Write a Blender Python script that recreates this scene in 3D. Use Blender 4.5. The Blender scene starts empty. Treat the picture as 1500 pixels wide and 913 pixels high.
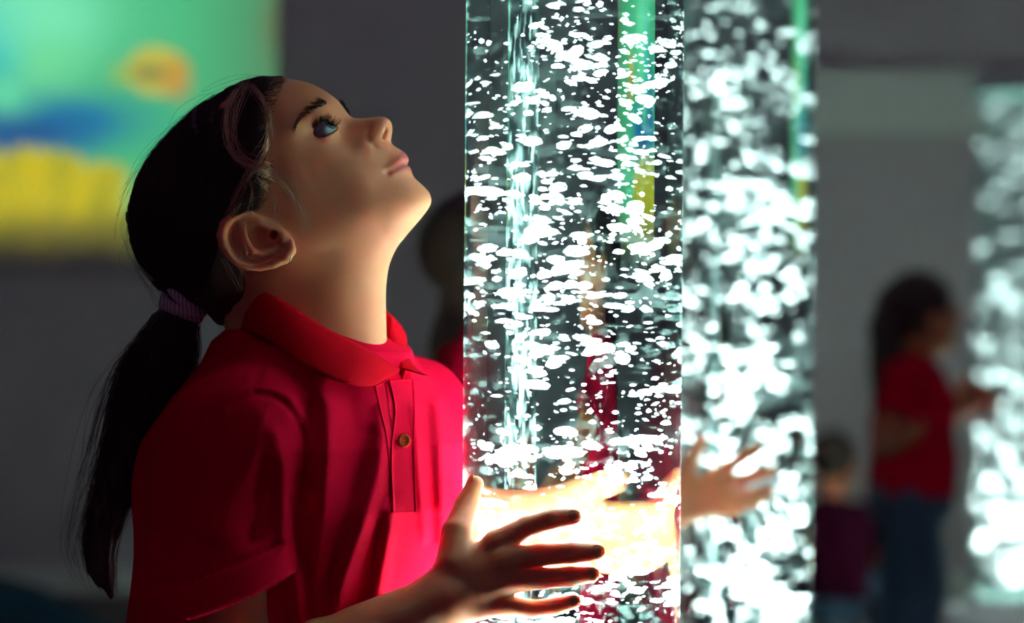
import bpy, bmesh, math, random
import numpy as np
from mathutils import Vector, Matrix

# ------------------------------------------------------------------ camera, world, exposure
FPX = 3150.0                       # focal length in pixels of the 1500 px wide frame
HC = 0.99                          # camera height
ROLL = 0.0071                      # the photograph leans by 0.4 degrees
scene = bpy.context.scene
C = scene.collection
cam_d = bpy.data.cameras.new('camera')
cam_d.sensor_width = 36.0
cam_d.lens = 36.0 * FPX / 1500.0
cam_d.clip_start = 0.05
cam_d.dof.use_dof = True
cam_d.dof.focus_distance = 1.735
cam_d.dof.aperture_fstop = 3.0
cam = bpy.data.objects.new('camera', cam_d)
C.objects.link(cam)
cam.matrix_world = Matrix.Translation((0, 0, HC)) @ Matrix.Rotation(math.pi / 2, 4, 'X') @ Matrix.Rotation(ROLL, 4, 'Z')
scene.camera = cam

world = bpy.data.worlds.new('dim_room')
scene.world = world
world.use_nodes = True
wb = world.node_tree.nodes['Background']
wb.inputs[0].default_value = (0.85, 0.46, 1.05, 1)
wb.inputs[1].default_value = 0.050

scene.view_settings.view_transform = 'Standard'
scene.view_settings.look = 'None'
scene.view_settings.gamma = 1.0
scene.view_settings.use_curve_mapping = False
scene.view_settings.exposure = 0.0
cy = scene.cycles
cy.max_bounces = 14
cy.transmission_bounces = 12
cy.transparent_max_bounces = 12
cy.diffuse_bounces = 3
cy.glossy_bounces = 4
cy.sample_clamp_indirect = 60.0
cy.blur_glossy = 0.5


def P(px, py, D):
    """pixel of the 1500x913 frame at distance D along the view axis -> world point"""
    dx, dy = px - 750.0, py - 456.5
    dx, dy = dx + ROLL * dy, dy - ROLL * dx
    return np.array([dx * D / FPX, D, HC - dy * D / FPX])


# ------------------------------------------------------------------ materials
def new_mat(name):
    m = bpy.data.materials.new(name)
    m.use_nodes = True
    nt = m.node_tree
    return m, nt, nt.nodes['Principled BSDF'], nt.nodes['Material Output']


def nd(nt, kind, **kw):
    n = nt.nodes.new(kind)
    for k, v in kw.items():
        if k in n.inputs:
            n.inputs[k].default_value = v
        else:
            setattr(n, k, v)
    return n


def col(c):
    return (c[0], c[1], c[2], 1.0)


def noise_col(nt, bsdf, c1, c2, scale, detail=4.0, stretch=None, coord='Object'):
    tc = nd(nt, 'ShaderNodeTexCoord')
    mp = nd(nt, 'ShaderNodeMapping')
    if stretch:
        mp.inputs['Scale'].default_value = stretch
    nt.links.new(tc.outputs[coord], mp.inputs['Vector'])
    nz = nd(nt, 'ShaderNodeTexNoise', Scale=scale, Detail=detail)
    nt.links.new(mp.outputs['Vector'], nz.inputs['Vector'])
    mx = nd(nt, 'ShaderNodeMix', data_type='RGBA')
    mx.inputs[6].default_value = col(c1)
    mx.inputs[7].default_value = col(c2)
    nt.links.new(nz.outputs['Fac'], mx.inputs[0])
    nt.links.new(mx.outputs[2], bsdf.inputs['Base Color'])
    return nz, mx


def simple(name, c1, c2=None, scale=30, rough=0.6, spec=0.4, bump=0.0, stretch=None, metal=0.0, sheen=0.0, detail=4.0):
    m, nt, b, out = new_mat(name)
    c2 = c2 or tuple(x * 0.85 for x in c1)
    nz, mx = noise_col(nt, b, c1, c2, scale, detail, stretch)
    b.inputs['Roughness'].default_value = rough
    b.inputs['Specular IOR Level'].default_value = spec
    b.inputs['Metallic'].default_value = metal
    b.inputs['Sheen Weight'].default_value = sheen
    if bump:
        bp = nd(nt, 'ShaderNodeBump', Strength=bump, Distance=0.002)
        nt.links.new(nz.outputs['Fac'], bp.inputs['Height'])
        nt.links.new(bp.outputs['Normal'], b.inputs['Normal'])
    return m


def skin_material(name, c1, c2, lip):
    m, nt, b, out = new_mat(name)
    nz, mx = noise_col(nt, b, c1, c2, 60, 3.0)
    at = nd(nt, 'ShaderNodeAttribute', attribute_name='lip')
    mx2 = nd(nt, 'ShaderNodeMix', data_type='RGBA')
    nt.links.new(at.outputs['Fac'], mx2.inputs[0])
    nt.links.new(mx.outputs[2], mx2.inputs[6])
    mx2.inputs[7].default_value = col(lip)
    nt.links.new(mx2.outputs[2], b.inputs['Base Color'])
    b.inputs['Roughness'].default_value = 0.5
    b.inputs['Specular IOR Level'].default_value = 0.35
    b.inputs['Subsurface Weight'].default_value = 0.6
    b.inputs['Subsurface Radius'].default_value = (1.0, 0.28, 0.12)
    b.inputs['Subsurface Scale'].default_value = 0.007
    tc = nd(nt, 'ShaderNodeTexCoord')
    n2 = nd(nt, 'ShaderNodeTexNoise', Scale=1400.0, Detail=2.0)
    nt.links.new(tc.outputs['Object'], n2.inputs['Vector'])
    bp = nd(nt, 'ShaderNodeBump', Strength=0.06, Distance=0.0006)
    nt.links.new(n2.outputs['Fac'], bp.inputs['Height'])
    nt.links.new(bp.outputs['Normal'], b.inputs['Normal'])
    return m


def knit_material(name, c1, c2, rib=False):
    """red pique knit: fine weave bump, soft sheen"""
    m, nt, b, out = new_mat(name)
    nz, mx = noise_col(nt, b, c1, c2, 14, 5.0)
    b.inputs['Roughness'].default_value = 0.85
    b.inputs['Specular IOR Level'].default_value = 0.02
    b.inputs['Sheen Weight'].default_value = 0.0
    b.inputs['Sheen Tint'].default_value = (1.0, 0.35, 0.45, 1)
    tc = nd(nt, 'ShaderNodeTexCoord')
    wv = nd(nt, 'ShaderNodeTexWave', Scale=260.0 if rib else 330.0, Distortion=0.6 if rib else 1.2)
    wv.bands_direction = 'X' if rib else 'DIAGONAL'
    nt.links.new(tc.outputs['UV' if rib else 'Object'], wv.inputs['Vector'])
    if rib:
        wv.inputs['Scale'].default_value = 40.0
    bp = nd(nt, 'ShaderNodeBump', Strength=0.25 if rib else 0.12, Distance=0.0006)
    nt.links.new(wv.outputs['Fac'], bp.inputs['Height'])
    nt.links.new(bp.outputs['Normal'], b.inputs['Normal'])
    return m


def glass_material(name, ior, tint):
    m = bpy.data.materials.new(name)
    m.use_nodes = True
    nt = m.node_tree
    nt.nodes.clear()
    out = nd(nt, 'ShaderNodeOutputMaterial')
    g = nd(nt, 'ShaderNodeBsdfGlass', IOR=ior, Roughness=0.0)
    g.inputs['Color'].default_value = col(tint)
    nt.links.new(g.outputs[0], out.inputs['Surface'])
    return m


# ------------------------------------------------------------------ mesh helpers
def mesh_np(name, v, faces, mat, parent=None, smooth=True):
    """v (n,3); faces: (m,4) or (m,3) array, or a list of those"""
    if not isinstance(faces, (list, tuple)):
        faces = [faces]
    me = bpy.data.meshes.new(name)
    v = np.asarray(v, dtype=np.float32)
    me.vertices.add(len(v))
    me.vertices.foreach_set('co', v.ravel())
    loops, starts, tot, s = [], [], [], 0
    for f in faces:
        f = np.asarray(f, dtype=np.int32)
        if f.size == 0:
            continue
        n = f.shape[1]
        loops.append(f.ravel())
        starts.append(s + np.arange(len(f)) * n)
        tot.append(np.full(len(f), n))
        s += f.size
    loops = np.concatenate(loops).astype(np.int32)
    starts = np.concatenate(starts).astype(np.int32)
    me.loops.add(len(loops))
    me.loops.foreach_set('vertex_index', loops)
    me.polygons.add(len(starts))
    me.polygons.foreach_set('loop_start', starts)
    me.polygons.foreach_set('use_smooth', np.full(len(starts), bool(smooth)))
    me.update(calc_edges=True)
    me.validate()
    if mat is not None:
        me.materials.append(mat)
    return link(name, me, parent)


def link(name, me, parent=None):
    o = bpy.data.objects.new(name, me)
    C.objects.link(o)
    if parent is not None:
        o.parent = parent
        o.matrix_parent_inverse = parent.matrix_world.inverted()
    return o


def empty(name, loc):
    o = bpy.data.objects.new(name, None)
    C.objects.link(o)
    o.location = loc
    o.empty_display_size = 0.05
    bpy.context.view_layer.update()
    return o


def tag(o, label=None, cat=None, group=None, kind=None):
    if label:
        o['label'] = label
    if cat:
        o['category'] = cat
    if group:
        o['group'] = group
    if kind:
        o['kind'] = kind
    return o


def merge(parts):
    """join (v, f) pairs with equal face size"""
    vs, fs, n = [], [], 0
    for v, f in parts:
        vs.append(np.asarray(v, float))
        fs.append(np.asarray(f, int) + n)
        n += len(v)
    return np.concatenate(vs), np.concatenate(fs)


def box_vf(x0, x1, y0, y1, z0, z1):
    v = np.array([[x, y, z] for x in (x0, x1) for y in (y0, y1) for z in (z0, z1)], float)
    f = np.array([[0, 1, 3, 2], [4, 6, 7, 5], [0, 4, 5, 1], [2, 3, 7, 6], [0, 2, 6, 4], [1, 5, 7, 3]])
    return v, f


def bevel_box(name, x0, x1, y0, y1, z0, z1, mat, parent=None, r=0.01):
    bm = bmesh.new()
    bmesh.ops.create_cube(bm, size=1.0)
    for v in bm.verts:
        v.co = Vector((x0 + (v.co.x + .5) * (x1 - x0), y0 + (v.co.y + .5) * (y1 - y0), z0 + (v.co.z + .5) * (z1 - z0)))
    bmesh.ops.bevel(bm, geom=bm.edges[:], offset=r, segments=2, affect='EDGES', profile=0.6)
    me = bpy.data.meshes.new(name)
    bm.to_mesh(me)
    bm.free()
    me.materials.append(mat)
    return link(name, me, parent)


def revolve(profile, cx, cyy, n=64, closed=False):
    """profile [(r, z)] -> v, quads"""
    prof = np.asarray(profile, float)
    m = len(prof)
    a = np.arange(n) * 2 * math.pi / n
    v = np.stack([cx + np.outer(np.cos(a), prof[:, 0]), cyy + np.outer(np.sin(a), prof[:, 0]),
                  np.tile(prof[:, 1], (n, 1))], -1).reshape(-1, 3)
    f = []
    mm = m if closed else m - 1
    for i in range(n):
        j = (i + 1) % n
        for k in range(mm):
            k2 = (k + 1) % m
            f.append([i * m + k, j * m + k, j * m + k2, i * m + k2])
    return v, np.array(f)


def catmull(pts, n, closed=False):
    pts = np.asarray(pts, float)
    if closed:
        ext = np.vstack([pts[-1], pts, pts[0], pts[1]])
        segs = len(pts)
    else:
        ext = np.vstack([2 * pts[0] - pts[1], pts, 2 * pts[-1] - pts[-2]])
        segs = len(pts) - 1
    ts = np.linspace(0, segs, n, endpoint=not closed)
    i = np.minimum(ts.astype(int), segs - 1)
    t = (ts - i)[:, None]
    p0, p1, p2, p3 = ext[i], ext[i + 1], ext[i + 2], ext[i + 3]
    return 0.5 * (2 * p1 + (p2 - p0) * t + (2 * p0 - 5 * p1 + 4 * p2 - p3) * t ** 2 + (3 * p1 - p0 - 3 * p2 + p3) * t ** 3)


def tubes(paths, radii, sides=3):
    """many thin tubes from an array of paths (n, m, 3); radii (n, m) or scalar -> v, quads"""
    p = np.asarray(paths, float)
    n, m, _ = p.shape
    r = np.broadcast_to(np.asarray(radii, float), (n, m))
    t = np.gradient(p, axis=1)
    t /= np.linalg.norm(t, axis=2, keepdims=True) + 1e-12
    ref = np.array([0.31, 0.85, 0.43])
    a = np.cross(t, ref)
    a /= np.linalg.norm(a, axis=2, keepdims=True) + 1e-9
    b = np.cross(t, a)
    vs = []
    for k in range(sides):
        w = 2 * math.pi * k / sides
        vs.append(p + (a * math.cos(w) + b * math.sin(w)) * r[..., None])
    v = np.stack(vs, 2).reshape(-1, 3)
    idx = np.arange(n * m * sides).reshape(n, m, sides)
    q = []
    for k in range(sides):
        k2 = (k + 1) % sides
        q.append(np.stack([idx[:, :-1, k], idx[:, :-1, k2], idx[:, 1:, k2], idx[:, 1:, k]], -1).reshape(-1, 4))
    return v, np.concatenate(q)


# ------------------------------------------------------------------ signed distance sculpting
def smin(a, b, k):
    if k <= 0:
        return np.minimum(a, b)
    h = np.maximum(k - np.abs(a - b), 0.0) / k
    return np.minimum(a, b) - h * h * k * 0.25


def smax(a, b, k):
    return -smin(-a, -b, k)


def sd_seg(p, a, b, r1, r2):
    a, b = np.asarray(a, float), np.asarray(b, float)
    ab = b - a
    t = np.clip(((p - a) @ ab) / (ab @ ab + 1e-12), 0, 1)
    d = np.sqrt(((p - a - t[:, None] * ab) ** 2).sum(1))
    return d - (r1 + (r2 - r1) * t)


def sd_chain(p, pts, rad, k=0.0):
    d = None
    for i in range(len(pts) - 1):
        e = sd_seg(p, pts[i], pts[i + 1], rad[i], rad[i + 1])
        d = e if d is None else smin(d, e, k)
    return d


def sd_ell(p, c, r, rot=None):
    q = p - np.asarray(c, float)
    if rot is not None:
        q = q @ rot                # columns of rot are the ellipsoid's axes
    r = np.asarray(r, float)
    k0 = np.sqrt(((q / r) ** 2).sum(1))
    k1 = np.sqrt(((q / (r * r)) ** 2).sum(1)) + 1e-9
    return k0 * (k0 - 1.0) / k1


def axes(x, z):
    """rotation matrix with columns x, y, z from two directions"""
    z = np.asarray(z, float)
    z = z / np.linalg.norm(z)
    x = np.asarray(x, float)
    x = x - z * (x @ z)
    x /= np.linalg.norm(x)
    return np.stack([x, np.cross(z, x), z], 1)


def polygonize(f, lo, hi, h, slack=1.7, relax=2, B=8):
    """surface nets of f(points) over the box, evaluated only near the surface"""
    lo, hi = np.asarray(lo, float), np.asarray(hi, float)
    nb = np.ceil((hi - lo) / (h * B)).astype(int)
    n = nb * B + 1
    bc = np.stack(np.meshgrid(*[(np.arange(k) + 0.5) * B for k in nb], indexing='ij'), -1).reshape(-1, 3)
    fc = f(lo + bc * h)
    act = np.abs(fc) < slack * h * B * 0.87
    sgn = np.where(fc < 0, -1.0, 1.0).reshape(nb).astype(np.float32)
    vals = np.ones(n, np.float32)
    vals[:-1, :-1, :-1] = np.repeat(np.repeat(np.repeat(sgn, B, 0), B, 1), B, 2)
    off = np.stack(np.meshgrid(*[np.arange(B + 1)] * 3, indexing='ij'), -1).reshape(-1, 3)
    base = np.stack(np.unravel_index(np.nonzero(act)[0], nb), -1) * B
    for s in range(0, len(base), 400):
        ijk = (base[s:s + 400, None, :] + off[None]).reshape(-1, 3)
        vals[ijk[:, 0], ijk[:, 1], ijk[:, 2]] = f(lo + ijk * h)
    ins = vals < 0
    c = np.zeros(np.array(n) - 1, np.int8)
    for dx in (0, 1):
        for dy in (0, 1):
            for dz in (0, 1):
                c += ins[dx:n[0] - 1 + dx, dy:n[1] - 1 + dy, dz:n[2] - 1 + dz]
    cells = np.stack(np.nonzero((c > 0) & (c < 8)), -1)
    vid = np.full(c.shape, -1, np.int32)
    vid[cells[:, 0], cells[:, 1], cells[:, 2]] = np.arange(len(cells))
    acc = np.zeros((len(cells), 3))
    cnt = np.zeros(len(cells))
    corners = [np.array([i, j, k]) for i in (0, 1) for j in (0, 1) for k in (0, 1)]
    for a in corners:
        for ax in range(3):
            if a[ax]:
                continue
            b = a.copy()
            b[ax] = 1
            pa, pb = cells + a, cells + b
            va = vals[pa[:, 0], pa[:, 1], pa[:, 2]]
            vb = vals[pb[:, 0], pb[:, 1], pb[:, 2]]
            m = (va < 0) != (vb < 0)
            t = va[m] / (va[m] - vb[m])
            pt = np.tile(a.astype(float), (m.sum(), 1))
            pt[:, ax] = t
            acc[m] += pt
            cnt[m] += 1
    v = lo + (cells + acc / cnt[:, None]) * h
    quads = []
    for ax in range(3):
        sl0 = [slice(None)] * 3
        sl1 = [slice(None)] * 3
        sl0[ax], sl1[ax] = slice(0, -1), slice(1, None)
        i0, i1 = ins[tuple(sl0)], ins[tuple(sl1)]
        e = np.stack(np.nonzero(i0 != i1), -1)
        o1, o2 = (ax + 1) % 3, (ax + 2) % 3
        ok = (e[:, o1] > 0) & (e[:, o2] > 0) & (e[:, o1] < n[o1] - 1) & (e[:, o2] < n[o2] - 1)
        e = e[ok]
        flip = i0[e[:, 0], e[:, 1], e[:, 2]]
        ids = []
        for d1, d2 in ((1, 1), (0, 1), (0, 0), (1, 0)):
            q = e.copy()
            q[:, o1] -= d1
            q[:, o2] -= d2
            ids.append(vid[q[:, 0], q[:, 1], q[:, 2]])
        q = np.stack(ids, -1)
        q[~flip] = q[~flip][:, ::-1]
        quads.append(q)
    q = np.concatenate(quads)
    q = q[(q >= 0).all(1)]
    for _ in range(relax):
        for lam in (0.5, -0.52):
            s = np.zeros_like(v)
            w = np.zeros(len(v))
            for i in range(4):
                a, b = q[:, i], q[:, (i + 1) % 4]
                for k in range(3):
                    s[:, k] += np.bincount(a, v[b, k], len(v)) + np.bincount(b, v[a, k], len(v))
                w += np.bincount(a, minlength=len(v)) + np.bincount(b, minlength=len(v))
            w = np.maximum(w, 1)
            v = v + lam * (s / w[:, None] - v)
    return v, q


def inside_poly(px, py, poly):
    x0, y0 = poly[:, 0], poly[:, 1]
    x1, y1 = np.roll(x0, -1), np.roll(y0, -1)
    r = np.zeros(px.shape, bool)
    for a, b, c, d in zip(x0, y0, x1, y1):
        if b == d:
            continue
        m = ((b > py) != (d > py)) & (px < (c - a) * (py - b) / (d - b) + a)
        r ^= m
    return r


def dist_poly(px, py, line, closed=False):
    d2 = np.full(px.shape, 1e9)
    L = len(line)
    for i in range(L if closed else L - 1):
        a, b = line[i], line[(i + 1) % L]
        ab = b - a
        t = np.clip(((px - a[0]) * ab[0] + (py - a[1]) * ab[1]) / (ab @ ab + 1e-12), 0, 1)
        d2 = np.minimum(d2, (px - a[0] - t * ab[0]) ** 2 + (py - a[1] - t * ab[1]) ** 2)
    return np.sqrt(d2)


class Relief:
    """A symmetric solid about a plane y = y0: a side outline plus half-widths given at
    inner points. W^2 = S * A; S a screened membrane (0 on the outline), A interpolated."""

    def __init__(self, outline, ctrl, y0, h=0.001, L=0.02):
        self.y0 = y0
        o = np.asarray(outline, float)
        self.lo = o.min(0) - 0.012
        n = np.ceil((o.max(0) + 0.012 - self.lo) / h).astype(int) + 1
        S = None
        for hh in (4 * h, 2 * h, h):
            m = np.ceil((n - 1) * h / hh).astype(int) + 1
            X, Z = np.meshgrid(self.lo[0] + np.arange(m[0]) * hh, self.lo[1] + np.arange(m[1]) * hh, indexing='ij')
            ins = inside_poly(X, Z, o)
            if S is None:
                S = ins.astype(float) * 0.5
            else:
                S = self._samp(S, hp, X, Z)
            w = 4.0 / hh ** 2
            for _ in range(260 if hh > h * 1.5 else 120):
                a = np.zeros_like(S)
                a[1:-1, 1:-1] = (S[2:, 1:-1] + S[:-2, 1:-1] + S[1:-1, 2:] + S[1:-1, :-2]) / 4
                S = np.where(ins, (a * w + 1 / L ** 2) / (w + 1 / L ** 2), 0.0)
            hp = hh
        self.h = h
        d = dist_poly(X, Z, o, True)
        E = 1 - np.exp(-d / L)
        # sub-grid boundary: keep the exact distance there, the membrane inside
        rho = np.where(ins & (d > 2.2 * h), S / np.maximum(E, 1e-6), 0.0)
        wgt = (rho > 0).astype(float)
        for _ in range(10):
            rho, wgt = self._blur(rho), self._blur(wgt)
        rho = np.where(wgt > 1e-6, rho / np.maximum(wgt, 1e-6), 0.7)
        t = np.clip((d - 1.5 * h) / (3.5 * h), 0, 1)
        t = t * t * (3 - 2 * t)
        S = np.where(ins, rho * E * (1 - t) + S * t, -rho * d / L)
        self.S, self.X, self.Z = S, X, Z
        c = np.array([[p[0], p[1]] for p in ctrl])
        W = np.array([p[2] for p in ctrl])
        s = np.maximum(self._samp(S, h, c[:, 0], c[:, 1]), 0.015)
        val = np.log(W * W / s)
        sc = 0.05
        cs = c / sc

        def phi(r2):
            return 0.5 * r2 * np.log(r2 + 1e-12)
        K = phi(((cs[:, None] - cs[None]) ** 2).sum(-1)) + np.eye(len(c)) * 0.012
        M = np.zeros((len(c) + 3, len(c) + 3))
        M[:len(c), :len(c)] = K
        M[:len(c), len(c):] = np.c_[np.ones(len(c)), cs]
        M[len(c):, :len(c)] = M[:len(c), len(c):].T
        sol = np.linalg.solve(M, np.r_[val, 0, 0, 0])
        G = np.zeros_like(X) + sol[len(c)] + sol[len(c) + 1] * X / sc + sol[len(c) + 2] * Z / sc
        for k in range(len(c)):
            G += sol[k] * phi((X / sc - cs[k, 0]) ** 2 + (Z / sc - cs[k, 1]) ** 2)
        G = np.clip(G, val.min() - 0.7, val.max() + 0.5)
        self.Q = S * np.exp(G)

    @staticmethod
    def _blur(a):
        b = a.copy()
        b[1:-1] = (a[2:] + 2 * a[1:-1] + a[:-2]) / 4
        c = b.copy()
        c[:, 1:-1] = (b[:, 2:] + 2 * b[:, 1:-1] + b[:, :-2]) / 4
        return c

    def _samp(self, A, h, x, z):
        i = np.clip((x - self.lo[0]) / h, 0, A.shape[0] - 1.001)
        j = np.clip((z - self.lo[1]) / h, 0, A.shape[1] - 1.001)
        a, b = i.astype(int), j.astype(int)
        u, v = i - a, j - b
        return A[a, b] * (1 - u) * (1 - v) + A[a + 1, b] * u * (1 - v) + A[a, b + 1] * (1 - u) * v + A[a + 1, b + 1] * u * v

    def finish(self, blur=2):
        for _ in range(blur):
            self.Q = self._blur(self.Q)
        self.gx, self.gz = np.gradient(self.Q, self.h)

    def add(self, line, amp, sig, only_inside=True):
        """raise or lower the half-width along a line (metres)"""
        line = np.asarray(line, float)
        if len(line) == 1:
            d = np.sqrt((self.X - line[0, 0]) ** 2 + (self.Z - line[0, 1]) ** 2)
        else:
            d = dist_poly(self.X, self.Z, line)
        g = amp * np.exp(-0.5 * (d / sig) ** 2)
        W = np.sqrt(np.maximum(self.Q, 0))
        self.Q = np.where(self.Q > 0, np.maximum(W + g * np.minimum(1, W / 0.006), 0.0002) ** 2, self.Q)

    def W(self, x, z):
        return np.sqrt(np.maximum(self._samp(self.Q, self.h, np.asarray(x, float), np.asarray(z, float)), 0))

    def sdf(self, p):
        x, y, z = p[:, 0], p[:, 1] - self.y0, p[:, 2]
        q = self._samp(self.Q, self.h, x, z)
        gx = self._samp(self.gx, self.h, x, z)
        gz = self._samp(self.gz, self.h, x, z)
        out = np.maximum(np.maximum(self.lo[0] - x, x - self.lo[0] - self.h * (self.Q.shape[0] - 1)),
                         np.maximum(self.lo[1] - z, z - self.lo[1] - self.h * (self.Q.shape[1] - 1)))
        f = (y * y - q) / np.sqrt(4 * y * y + gx * gx + gz * gz + 1e-7)
        return np.where(out > 0, np.maximum(f, out + 0.005), f)


# ------------------------------------------------------------------ the room
M_WALL = simple('wall_paint', (0.62, 0.58, 0.56), (0.58, 0.545, 0.53), 3.0, 0.9, 0.1, bump=0.02)
M_FLOOR = simple('floor_vinyl', (0.16, 0.14, 0.13), (0.12, 0.105, 0.10), 5.0, 0.55, 0.3)
M_TRIM = simple('pelmet_paint', (0.80, 0.88, 0.76), (0.75, 0.83, 0.70), 4.0, 0.7, 0.2)
YW = 7.5
for nm, b in (('floor', (-3.4, 3.2, -1.2, YW + .1, -0.1, 0.0)), ('wall_back', (-3.4, 3.2, YW, YW + .12, 0.0, 3.0)),
              ('wall_left', (-3.5, -3.4, -1.2, YW + .1, 0.0, 3.0)), ('wall_right', (3.2, 3.3, -1.2, YW + .1, 0.0, 3.0))):
    v, f = box_vf(*b)
    tag(mesh_np(nm, v, f, M_FLOOR if nm == 'floor' else M_WALL, smooth=False), kind='structure')
a, b = P(1010, 100, YW), P(1600, 198, YW)
tag(bevel_box('trim_1', a[0], 3.19, YW - 0.06, YW + 0.0, b[2], a[2], M_TRIM, r=0.012), kind='structure')
v, f = box_vf(-3.4, 3.2, YW - 0.015, YW, 0.0, 0.09)
tag(mesh_np('baseboard_back', v, f, M_TRIM, smooth=False), kind='structure')


# added fill light without a fixture, out of view, brightening the back wall
ld = bpy.data.lights.new('added_wall_fill', 'AREA')
ld.shape = 'RECTANGLE'
ld.size, ld.size_y = 5.0, 0.5
ld.energy = 0.7
ld.color = (0.90, 1.0, 0.84)
lamp = bpy.data.objects.new('added_wall_fill', ld)
C.objects.link(lamp)
lamp.location = (0, 5.6, 2.9)
lamp.rotation_euler = (math.radians(38), 0, 0)


def srgb(c):
    c = np.asarray(c, float) / 255.0
    return np.where(c <= 0.04045, c / 12.92, ((c + 0.055) / 1.055) ** 2.4)


def smooth01(a, b, x):
    t = np.clip((x - a) / (b - a), 0, 1)
    return t * t * (3 - 2 * t)


def vnoise(x, y, seed=0):
    """smooth value noise on arrays"""
    rs = np.random.RandomState(seed)
    g = rs.rand(64, 64)
    i, j = np.floor(x).astype(int), np.floor(y).astype(int)
    u, v = x - i, y - j
    u, v = u * u * (3 - 2 * u), v * v * (3 - 2 * v)
    i, j = i % 64, j % 64
    i2, j2 = (i + 1) % 64, (j + 1) % 64
    return g[i, j] * (1 - u) * (1 - v) + g[i2, j] * u * (1 - v) + g[i, j2] * (1 - u) * v + g[i2, j2] * u * v


def projection():
    """the underwater film thrown on the back wall: a flat lit picture with coral and a fish"""
    nx, ny = 240, 230
    X, Y = np.meshgrid(np.linspace(-230, 412, nx), np.linspace(-260, 410, ny), indexing='ij')
    wx = X + 26 * (vnoise(X / 60, Y / 60, 1) - .5)
    wy = Y + 26 * (vnoise(X / 60, Y / 60, 2) - .5)

    def blob(cx, cyy, rx, ry):
        return np.exp(-(((wx - cx) / rx) ** 2 + ((wy - cyy) / ry) ** 2))
    img = np.zeros((nx, ny, 3)) + srgb((66, 188, 124))

    def over(w, c):
        nonlocal img
        img = img * (1 - w[..., None]) + srgb(c) * w[..., None]
    over(np.clip(blob(40, 20, 130, 70) * 1.1, 0, 1), (122, 240, 184))
    over(np.clip(blob(60, 100, 60, 50) * .7, 0, 1), (122, 236, 160))
    over(np.clip(blob(-10, 70, 40, 60) * .8, 0, 1), (60, 210, 200))
    over(np.clip(blob(110, 175, 95, 40) * 1.3, 0, 1), (0, 122, 166))
    over(np.clip(blob(20, 195, 90, 32) * 1.5, 0, 1), (0, 84, 146))
    over(np.clip(blob(-120, 150, 90, 90), 0, 1), (0, 110, 160))
    over(np.clip(blob(0, 140, 34, 26), 0, 1) * .8, (110, 236, 176))
    over(smooth01(250, 400, X) * .65, (74, 128, 84))
    over(np.clip(blob(395, 30, 22, 60) * .7, 0, 1), (110, 100, 60))
    # coral: a fringed yellow bank
    fringe = 205 + 26 * smooth01(40, 190, X) + 22 * np.abs(np.sin(X / 9.0)) * vnoise(X / 18, Y * 0, 4) + 10 * vnoise(X / 6, Y * 0, 5)
    c = smooth01(-4, 8, Y - fringe) * (1 - smooth01(172, 205, X + 10 * vnoise(Y / 10, Y * 0, 3)))
    over(c, (206, 190, 12))
    over(c * np.clip(vnoise(X / 12 + Y / 40, Y / 60, 6) * 1.2 - .3, 0, 1), (150, 160, 20))
    over(smooth01(290, 345, wy) * .85, (100, 98, 26))
    # fish: body, tail, fins, stripe
    fx, fy = X - 228, Y - 103
    body = 1 - smooth01(0.9, 1.1, np.sqrt((fx / 44) ** 2 + (fy / 36) ** 2))
    over(body, (196, 190, 70))
    tail = (1 - smooth01(0, 6, np.abs(fy - 6) - (np.abs(fx + 40)) * .5 - 4)) * smooth01(-66, -58, fx) * (1 - smooth01(-40, -34, fx))
    over(tail, (150, 190, 80))
    fin = 1 - smooth01(0.6, 1.25, np.sqrt(((fx - 30) / 24) ** 2 + ((fy - 12) / 34) ** 2))
    over(fin * .62, (204, 134, 40))
    stripe = 1 - smooth01(.7, 1.2, np.sqrt(((fx + 10) / 26) ** 2 + ((fy - 4) / 11) ** 2))
    over(stripe * .8, (96, 110, 70))
    fade = (1 - smooth01(340, 398, Y + 14 * vnoise(X / 30, Y / 30, 8))) * (1 - smooth01(398, 408, X))
    img *= fade[..., None]
    p0, p1 = P(-230, -260, YW - 0.004), P(412, 410, YW - 0.004)
    xs = np.linspace(p0[0], p1[0], nx)
    zs = np.linspace(p0[2], p1[2], ny)
    V = np.stack([np.repeat(xs, ny), np.full(nx * ny, YW - 0.004), np.tile(zs, nx)], 1)
    I = np.arange(nx * ny).reshape(nx, ny)
    F = np.stack([I[:-1, :-1], I[:-1, 1:], I[1:, 1:], I[1:, :-1]], -1).reshape(-1, 4)
    m, nt, b, out = new_mat('projected_film')
    b.inputs['Base Color'].default_value = (0.45, 0.42, 0.41, 1)
    b.inputs['Roughness'].default_value = 0.9
    b.inputs['Specular IOR Level'].default_value = 0.1
    at = nd(nt, 'ShaderNodeAttribute', attribute_name='film')
    nt.links.new(at.outputs['Color'], b.inputs['Emission Color'])
    b.inputs['Emission Strength'].default_value = 0.9
    o = mesh_np('projected_picture', V, F, m)
    ca = o.data.color_attributes.new('film', 'FLOAT_COLOR', 'POINT')
    ca.data.foreach_set('color', np.c_[img.reshape(-1, 3), np.ones(nx * ny)].astype(np.float32).ravel())
    tag(o, 'underwater film with yellow fish and coral projected on the back wall', 'projection')


projection()

# ------------------------------------------------------------------ bubble tubes
R_OUT, R_IN = 0.0913, 0.0868
BUBBLE_GLOW = 0.5  # even emission added to the bubbles, standing in for scattered lamp light
M_ACRYL = glass_material('clear_acrylic', 1.49, (0.905, 0.985, 0.972))
M_WATER = glass_material('water', 1.33 / 1.49, (0.905, 0.985, 0.972))
M_BASE = simple('base_plastic', (0.80, 0.80, 0.78), (0.76, 0.76, 0.74), 20, 0.45, 0.4)
M_LID = simple('lid_plastic', (0.72, 0.80, 0.76), (0.68, 0.76, 0.72), 20, 0.4, 0.4)


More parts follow.
